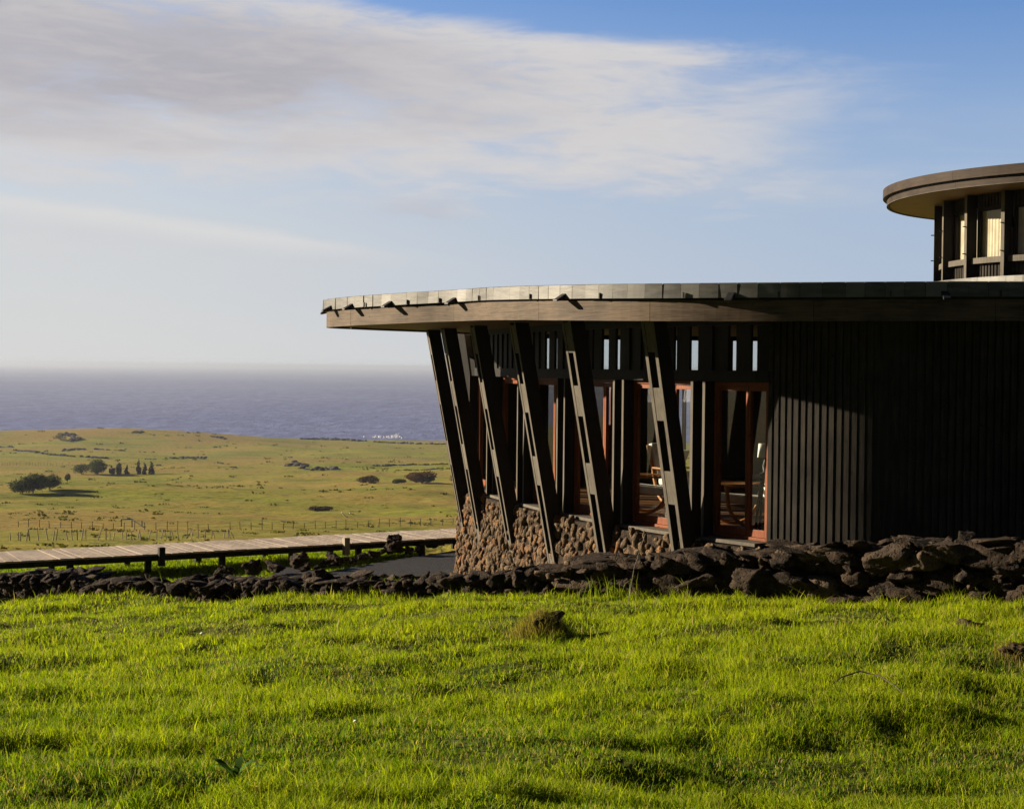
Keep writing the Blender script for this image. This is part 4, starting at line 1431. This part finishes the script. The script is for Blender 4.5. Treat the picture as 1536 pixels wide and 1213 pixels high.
for i, (px, h_, lab) in enumerate(((168, 14, 'low feathery conifer just right of the round dark tree'), (178, 22, 'tall feathery conifer left of the gap in the row'), (190, 14, 'short slim conifer in the middle of the row'),
                                   (208, 21, 'tall slim conifer first after the gap in the row'), (217, 17, 'slim conifer between the two tall ones at the row end'), (227, 21, 'tall conifer at the right end of the row'))):
    g = ground_at(px, 711, 100)
    k = g[1] / FPX
    H = h_ * k
    t_ = thing('conifer', lab, 'tree', tuple(g), 'young conifers in a row on the pasture')
    r_ = np.random.default_rng(40 + i)
    lobes = [(r_.uniform(-0.35, 0.35), 0, H * f * r_.uniform(0.9, 1.05), H * r_.uniform(0.12, 0.24) * (1.2 - f), H * 0.2 * (1.2 - f), H * r_.uniform(0.09, 0.16)) for f in (0.12, 0.28, 0.42, 0.58, 0.74, 0.9)]
    if px in (178, 168): lobes += [(0.9, 0, H * 0.4, 0.5, 0.5, H * 0.3), (-0.9, 0, H * 0.35, 0.5, 0.5, H * 0.25)]
    V, F, c = crown_mesh(lobes, 900, 0.30, (0.026, 0.034, 0.012), (0.070, 0.075, 0.026), 60 + i)
    npmesh('crown', V, F, M_leaf, t_, cols=c)
    MB().tube([(0, 0, -0.4), (0, 0, H * 0.9)], [H * 0.025, H * 0.006], 6).build('trunk', M_bark, t_)
SG = 'reddish shrubs on the pasture'
tree(632, 725, 17, 44, 'large dome shaped rust brown shrub left of the lodge columns', 'shrub', 0, (RUST0, RUST1), 21, 1600, 'shrub', SG, 4, 0.05)
tree(688, 725, 16, 26, 'rust brown shrub half hidden behind the first leaning column', 'shrub', 0, (RUST0, RUST1), 22, 900, 'shrub', SG, 3, 0.05)
tree(553, 725, 12, 32, 'low rust brown shrub left of the large dome shaped one', 'shrub', 0, ((0.05, 0.034, 0.018), (0.10, 0.07, 0.035)), 23, 1000, 'shrub', SG, 4, 0.05)
tree(598, 725, 7, 20, 'small dark green shrub between two rust brown ones', 'shrub', 0, (GREEN0, GREEN1), 24, 500, 'shrub', SG, 3, 0.05)
tree(90, 660, 8, 22, 'dark bush on the skyline of the left coastal rise', 'shrub', 0, (GREEN0, (0.05, 0.05, 0.02)), 25, 500, 'shrub', None, 3, 0.1)
tree(480, 766, 6, 34, 'low flat brown shrub alone in the middle pasture', 'shrub', 0, ((0.05, 0.034, 0.018), (0.10, 0.07, 0.035)), 26, 600, 'shrub', None, 4, 0.02)

# low scrub over the whole pasture: uncountable, one object
def scatter_scrub():
    n_ = 5500
    ly = np.exp(rng.uniform(math.log(75), math.log(1500), n_))
    lx = rng.uniform(-0.42, 0.14, n_) * ly
    m1 = fbm(lx / 45, ly / 22, o=3) + 0.35 * fbm(lx / 8, ly / 6, o=2)
    keep = rng.random(n_) < np.clip(0.10 + 1.5 * m1, 0.04, 1)
    lx, ly = lx[keep], ly[keep]
    z_ = gz(lx, ly)
    Vs, Fs, Cs = [], [], []
    n0 = 0
    k = 9
    sz = (0.13 + 0.0006 * ly) * rng.uniform(0.5, 1.5, len(lx))
    for j in range(k):
        ang = rng.uniform(0, 2 * np.pi, len(lx))
        off = rng.normal(0, 0.75, (len(lx), 2)) * sz[:, None] * np.array([1.9, 1.2])
        cx, cy_ = lx + off[:, 0], ly + off[:, 1]
        cz = gz(cx, cy_) + rng.uniform(0.0, 0.7, len(lx)) * sz
        a = rng.normal(size=(len(lx), 3)); a /= np.linalg.norm(a, axis=1)[:, None]
        b = np.cross(a, rng.normal(size=(len(lx), 3))); b /= np.linalg.norm(b, axis=1)[:, None]
        s_ = (sz * rng.uniform(0.5, 1.0, len(lx)))[:, None]
        P = np.stack([cx, cy_, cz], 1)
        Vs.append(np.stack([P - a * s_, P + b * s_ * 0.7, P + a * s_, P - b * s_ * 0.7], 1).reshape(-1, 3))
        f = rng.random(len(lx))[:, None]
        c = np.array((0.065, 0.068, 0.012)) * (1 - f) + np.array((0.170, 0.155, 0.028)) * f
        Cs.append(np.repeat(c, 4, 0))
    V = np.vstack(Vs)
    npmesh('scrub', V, np.arange(len(V)).reshape(-1, 4), M_scrub, cols=np.vstack(Cs), kind='stuff')
scatter_scrub()

# lava outcrops and old field walls
def outcrop(name, label, cat, pts, hpx, wjit, n_, seed, group=None):
    s_ = Stones()
    r_ = random.Random(seed)
    P = [ground_at(px, py, 80) for px, py in pts]
    for i in range(n_):
        f = r_.random() * (len(P) - 1)
        k = int(f)
        c = P[k] + (P[min(k + 1, len(P) - 1)] - P[k]) * (f - k)
        kk = c[1] / FPX
        x = c[0] + r_.gauss(0, wjit * kk); y = c[1] + r_.gauss(0, wjit * kk * 3)
        h = hpx * kk * r_.uniform(0.3, 0.8)
        s_.add((x, y, float(gz(x, y)) + h * 0.25), (h * r_.uniform(0.9, 2.2), h * r_.uniform(0.9, 2.0), h), np.eye(3), 2, 0.2, 0.3, 1.6, 0.0, 0.2)
    o = s_.build(name, M_fieldrock)
    return tag(o, label, cat, group)
OG = 'dark lava outcrops on the pasture'
outcrop('lava_outcrop', 'darkest ragged lava outcrop in the middle distance right of the pasture', 'outcrop', [(438, 697), (455, 699), (480, 705), (497, 703)], 5, 5, 70, 1, OG)
outcrop('lava_outcrop', 'long flat band of lava in the pasture left of the ragged outcrop', 'outcrop', [(250, 688), (280, 687), (310, 687)], 2.4, 3, 50, 2, OG)
outcrop('lava_outcrop', 'thin lava band below the coastal rise on the left', 'outcrop', [(95, 676), (130, 674), (195, 674)], 2.4, 4, 60, 3, OG)
outcrop('lava_outcrop', 'low lava knob crowning the grassy coastal rise', 'outcrop', [(200, 649), (206, 648), (212, 649)], 2.6, 2, 14, 4, OG)
outcrop('lava_outcrop', 'two dark rock heaps on the left shoulder of the coastal rise', 'outcrop', [(95, 652), (104, 651), (112, 660), (120, 658)], 3.0, 3, 40, 5, OG)
outcrop('lava_outcrop', 'dark lava tip where the coastal rise falls to the sea', 'outcrop', [(318, 655), (326, 656), (336, 658)], 2.4, 2, 24, 6, OG)
outcrop('lava_outcrop', 'ragged black lava shore in front of the breaking wave', 'outcrop', [(450, 659), (480, 659), (510, 660), (545, 662)], 2.8, 4, 90, 7, OG)
outcrop('lava_outcrop', 'flat black lava shore right of the breaking wave', 'outcrop', [(560, 663), (600, 665), (640, 666), (690, 667)], 2.4, 3, 90, 8, OG)
outcrop('field_wall', 'dark old stone wall slanting across the far left of the pasture', 'wall', [(-8, 668), (20, 674), (60, 680), (110, 685), (165, 688)], 2.6, 1.2, 150, 9)
outcrop('field_wall', 'long dark field wall on the right of the far pasture, the farther one of its pair', 'wall', [(560, 699), (620, 697), (690, 696)], 2.2, 1.2, 90, 10)
outcrop('field_wall', 'long dark field wall on the right of the far pasture, the nearer one of its pair', 'wall', [(590, 706), (640, 705), (690, 704)], 2.0, 1.2, 70, 11)
# breaking wave
fm = Stones()
for px, h_, w_, k_ in ((547, 2.2, 2.5, 6), (563, 2.6, 3, 10), (569, 3.4, 3, 12), (576, 2.0, 4, 10), (583, 3.2, 4, 14), (589, 4.6, 4, 18), (594, 6.4, 3, 20), (597, 7.6, 1.6, 14), (603, 1.8, 4, 8)):
    for j in range(k_):
        Yd = 1815 + rng.uniform(-10, 10)
        p = at(px + rng.normal(0, w_ * 0.45), 660, Yd)
        k = Yd / FPX
        r0 = k * rng.uniform(0.35, 0.95)
        fm.add((p[0], Yd, SEA_Z + h_ * k * rng.random() ** 1.4), (r0 * 1.2, r0, r0 * rng.uniform(0.6, 1.3)), np.eye(3), 2, 0.0, 0.6, 2.0, 0, 0.4)
fo = fm.build('breaking_wave', M_foam)
fo['kind'] = 'structure'

# ------------------------------------------------------------------ lawn
def blades(X, Y, H, Wd, lean, cols, name, mat, label=None, zbase=None, **kw):
    n_ = len(X)
    Z = gz(X, Y) if zbase is None else zbase
    th = rng.uniform(0, 2 * np.pi, n_)
    fx, fy = np.cos(th), np.sin(th)                  # across the blade
    la = rng.uniform(0, 2 * np.pi, n_)
    lx, ly = np.cos(la) * lean, np.sin(la) * lean
    b = np.stack([X, Y, Z - 0.012], 1)
    side = np.stack([fx, fy, np.zeros(n_)], 1) * (Wd / 2)[:, None]
    mid = b + np.stack([lx * H * 0.30, ly * H * 0.30, H * 0.58], 1)
    tip = b + np.stack([lx * H * 0.95, ly * H * 0.95, H * np.sqrt(np.clip(1 - 0.5 * lean ** 2, 0.2, 1))], 1)
    V = np.stack([b - side, b + side, mid + side * 0.85, mid - side * 0.85, tip], 1).reshape(-1, 3)
    i = np.arange(n_)[:, None] * 5
    T = np.concatenate([i + np.array([[0, 1, 2]]), i + np.array([[0, 2, 3]]), i + np.array([[3, 2, 4]])], 0)
    C = np.repeat(cols, 5, 0)
    return npmesh(name, V, T, mat, cols=C, **kw)

def lawn():
    n_ = 640000
    # denser near the eye, thinning with distance
    y0, y1 = 5.6, 25.0
    r_ = rng.random(n_)
    Y = y0 * (y1 / y0) ** r_
    X = rng.uniform(-1, 1, n_) * (0.36 * Y + 0.6)
    ok = Y < wallY(X) + 0.10
    X, Y = X[ok], Y[ok]
    pat = fbm(X * 0.9 + 3, Y * 0.9, o=3)
    clump = fbm(X * 4.2, Y * 4.2 + 8, o=2)
    keep = rng.random(len(X)) < np.clip(0.78 + 0.6 * pat + 0.7 * clump, 0.5, 1)
    X, Y, pat, clump = X[keep], Y[keep], pat[keep], clump[keep]
    n_ = len(X)
    H = (0.060 + 0.070 * np.clip(pat + 0.9 * clump, -0.8, 1.2)) * rng.uniform(0.55, 1.5, n_)
    H = np.where(rng.random(n_) < 0.02, H * 1.8, H)
    nw_ = wallY(X) - Y
    H = H * (1 + 1.7 * np.exp(-nw_ / 0.25) * (fbm(X * 2.2, Y * 0 + 4, o=2) > -0.05))
    H = np.maximum(H, 0.042 * rng.uniform(0.7, 1.3, n_))
    Wd = (0.0026 + 0.00024 * Y) * rng.uniform(0.6, 1.4, n_) * np.where(rng.random(n_) < 0.06, 2.2, 1.0)
    lean = rng.uniform(0.15, 1.05, n_)
    f = np.clip(rng.random(n_) ** 1.2 * 0.85 + 0.35 * pat + 0.06 + 0.16 * sst(Y, 9, 17), 0, 1)[:, None]
    c = np.array((0.048, 0.124, 0.004)) * (1 - f) + np.array((0.370, 0.395, 0.012)) * f
    dryf = (rng.random(n_) < 0.06 + 0.14 * np.clip(-pat * 2, 0, 1))[:, None]
    c = np.where(dryf, np.array((0.360, 0.290, 0.110)), c)
    blades(X, Y, H, Wd, lean, c, 'lawn_grass', M_grass, kind='stuff')
lawn()

def strip_grass():
    n_ = 150000
    Y = rng.uniform(26, 38, n_)
    X = rng.uniform(-13.5, -2.0, n_)
    # meadow strip between wall and boardwalk
    ok = (Y < np.interp(X, NP[:, 0], NP[:, 1]) + 2.6)
    ins = (X > -4.7) & (Y < 27.8 + (X + 4.7) * 0 + 99)
    apx = np.interp(Y, [28.3, 29.7, 31.2, 33.3, 35.0], [-4.6, -4.3, -3.55, -2.35, -1.2])
    ok &= X < apx - 0.10
    X, Y = X[ok], Y[ok]
    n_ = len(X)
    pat = fbm(X * 0.8, Y * 0.8, o=3)
    H = (0.10 + 0.07 * pat) * rng.uniform(0.5, 1.5, n_)
    f = np.clip(rng.random(n_) + 0.3 * pat, 0, 1)[:, None]
    c = np.array((0.048, 0.124, 0.004)) * (1 - f) + np.array((0.370, 0.395, 0.012)) * f
    blades(X, Y, np.maximum(H, 0.03), 0.016 * rng.uniform(0.7, 1.4, n_), rng.uniform(0.1, 0.9, n_), c, 'meadow_grass', M_grass, kind='stuff')
strip_grass()

# single plants, clods and litter on the lawn
def tuft(px, py, n_, h, spread, name, label, cat, c0=(0.10, 0.17, 0.012), c1=(0.26, 0.28, 0.03), wd=0.008, lean=(0.1, 0.8), g=None):
    g = ground_at(px, py, 5, 24) if g is None else g
    X = g[0] + rng.normal(0, spread, n_); Y = g[1] + rng.normal(0, spread, n_)
    f = rng.random(n_)[:, None]
    c = np.array(c0) * (1 - f) + np.array(c1) * f
    o = blades(X, Y, h * rng.uniform(0.5, 1.1, n_), wd * rng.uniform(0.7, 1.3, n_), rng.uniform(lean[0], lean[1], n_), c, name, M_grass, origin=g)
    return tag(o, label, cat)
tuft(1268, 903, 26, 0.42, 0.09, 'weed_clump', 'tall green weed with long blades growing against the lava wall below the batten wall', 'weed', wd=0.012)
tuft(1500, 905, 40, 0.36, 0.14, 'weed_clump', 'spreading green weed against the lava wall at the right edge of the picture', 'weed', wd=0.011, lean=(0.3, 1.2))
tuft(1118, 878, 12, 0.24, 0.03, 'weed_clump', 'small bright sprig growing out of the lava wall', 'weed', wd=0.014)
tuft(745, 893, 160, 0.24, 0.22, 'grass_tuft', 'bushy bright tuft at the foot of the wall below the stone plinth', 'grass tuft', wd=0.011)
tuft(900, 897, 60, 0.30, 0.20, 'grass_tuft', 'thin tall tuft at the foot of the wall below the fourth leaning column', 'grass tuft', wd=0.009)
tuft(590, 893, 90, 0.18, 0.25, 'grass_tuft', 'grassy tuft at the wall foot below the asphalt path', 'grass tuft', wd=0.010)
tuft(45, 900, 120, 0.26, 0.28, 'grass_tuft', 'leafy tuft against the wall at the left edge of the picture', 'grass tuft', wd=0.012)
TUS = np.array([0.29, 14.95, float(gz(0.29, 14.95))])
tuft(815, 975, 2400, 0.16, 0.12, 'grass_tussock', 'raised dry tussock casting a long shadow in the middle of the lawn', 'tussock', (0.085, 0.080, 0.020), (0.330, 0.260, 0.075), 0.006, g=TUS)
g = TUS + np.array([0.03, -0.02, 0])
tag(lava_rock((g[0], g[1], g[2] - 0.02), (0.14, 0.12, 0.10), 'brown earth clod inside the dry tussock in the middle of the lawn', None, 4, M_soil, 'earth_clod', 0.5, 2), None, 'clod')
for px, py, w_, h_, lab in ((1457, 948, 0.13, 0.085, 'dark lava stone lying in the lawn near the wall on the right'), (1524, 984, 0.12, 0.075, 'brown mossy clod at the right edge of the lawn')):
    g = ground_at(px, py, 5, 24)
    lava_rock((g[0], g[1], g[2] + h_ * 0.25), (w_, w_ * 0.8, h_), lab, None, 4, M_soil, rough=0.5, cuts=2)
tuft(1524, 986, 260, 0.13, 0.10, 'grass_tussock', 'dry brownish tuft growing over the clod at the right edge of the lawn', 'tussock', (0.085, 0.080, 0.020), (0.30, 0.23, 0.07), 0.006)
# long dry stalk leaning up the wall
a = ground_at(942, 905, 5, 24)
b = at(968, 800, a[1] + 0.15)
o = MB().tube([a - np.array([0, 0, .02]), a * 0.5 + b * 0.5 + np.array([-0.03, 0, 0]), b], [0.006, 0.004, 0.0025], 5).build('dry_stalk', M_post)
tag(o, 'single long dry stalk leaning up in front of the lava wall', 'stalk')
# bent twig
pts = []
for px, py, h_ in ((1232, 1034, 0.02), (1262, 1026, 0.09), (1290, 1022, 0.115), (1320, 1027, 0.10), (1345, 1037, 0.07), (1358, 1047, 0.05), (1362, 1058, 0.0)):
    g = ground_at(px, py + 8, 5, 24)
    pts.append(g + np.array([0, 0, h_]))
tag(MB().tube(pts, [0.004, 0.005, 0.006, 0.006, 0.006, 0.005, 0.004], 7).build('bent_twig', M_bark, smooth=True), 'bent grey twig arching out of the grass on the right of the lawn', 'twig')
for px, py, sx, lab in ((303, 956, 0.020, 'small white scrap lying on the far left of the lawn'), (533, 1092, 0.012, 'crumpled pale scrap in the middle of the lawn')):
    g = ground_at(px, py, 5, 24)
    s_ = Stones(); s_.add((0, 0, 0), (sx, sx * 0.8, sx * 0.6), np.eye(3), 2, 0.2, 0.35, 2.0)
    o = npmesh('paper_scrap', np.vstack(s_.V), np.vstack(s_.F), M_paper); o.location = (g[0], g[1], g[2] + 0.045)
    tag(o, lab, 'litter')
# broad-leaved plant low in the picture
g = ground_at(352, 1172, 5, 24)
bl = thing('broadleaf_plant', 'dark broad leaved plant low on the left of the lawn', 'plant', tuple(g))
for i in range(6):
    a = i * 1.13 + 0.3
    ln = 0.11 + 0.03 * (i % 3)
    V, F = [], []
    for k in range(7):
        f = k / 6
        wv = 0.020 * math.sin(math.pi * min(0.98, f * 0.92 + 0.06))
        r_ = f * ln
        zc = 0.02 + 0.075 * math.sin(f * 1.9)
        c_, s_ = math.cos(a), math.sin(a)
        for sg in (-1, 1):
            V.append((c_ * r_ - s_ * wv * sg, s_ * r_ + c_ * wv * sg, zc))
    for k in range(6): F.append((2 * k, 2 * k + 1, 2 * k + 3, 2 * k + 2))
    npmesh('leaf', np.array(V), F, M_leaf, bl, cols=np.tile(np.array((0.050, 0.105, 0.014)), (len(V), 1)), smooth=True)

# ------------------------------------------------------------------ sea air
hm, t = new_mat('sea_haze')
pv = t.n('ShaderNodeVolumePrincipled')
pv.inputs['Color'].default_value = (0.485, 0.55, 0.68, 1)
pv.inputs['Density'].default_value = 0.00008
pv.inputs['Anisotropy'].default_value = 0.25
o_ = t.n('ShaderNodeOutputMaterial')
t.t.links.new(pv.outputs[0], o_.inputs['Volume'])
hb = MB().hexa([(-61000, -200, -116), (61000, -200, -116), (61000, 61000, -116), (-61000, 61000, -116),
                (-61000, -200, 9), (61000, -200, 9), (61000, 61000, 9), (-61000, 61000, 9)])
hb.build('haze', hm, kind='stuff')
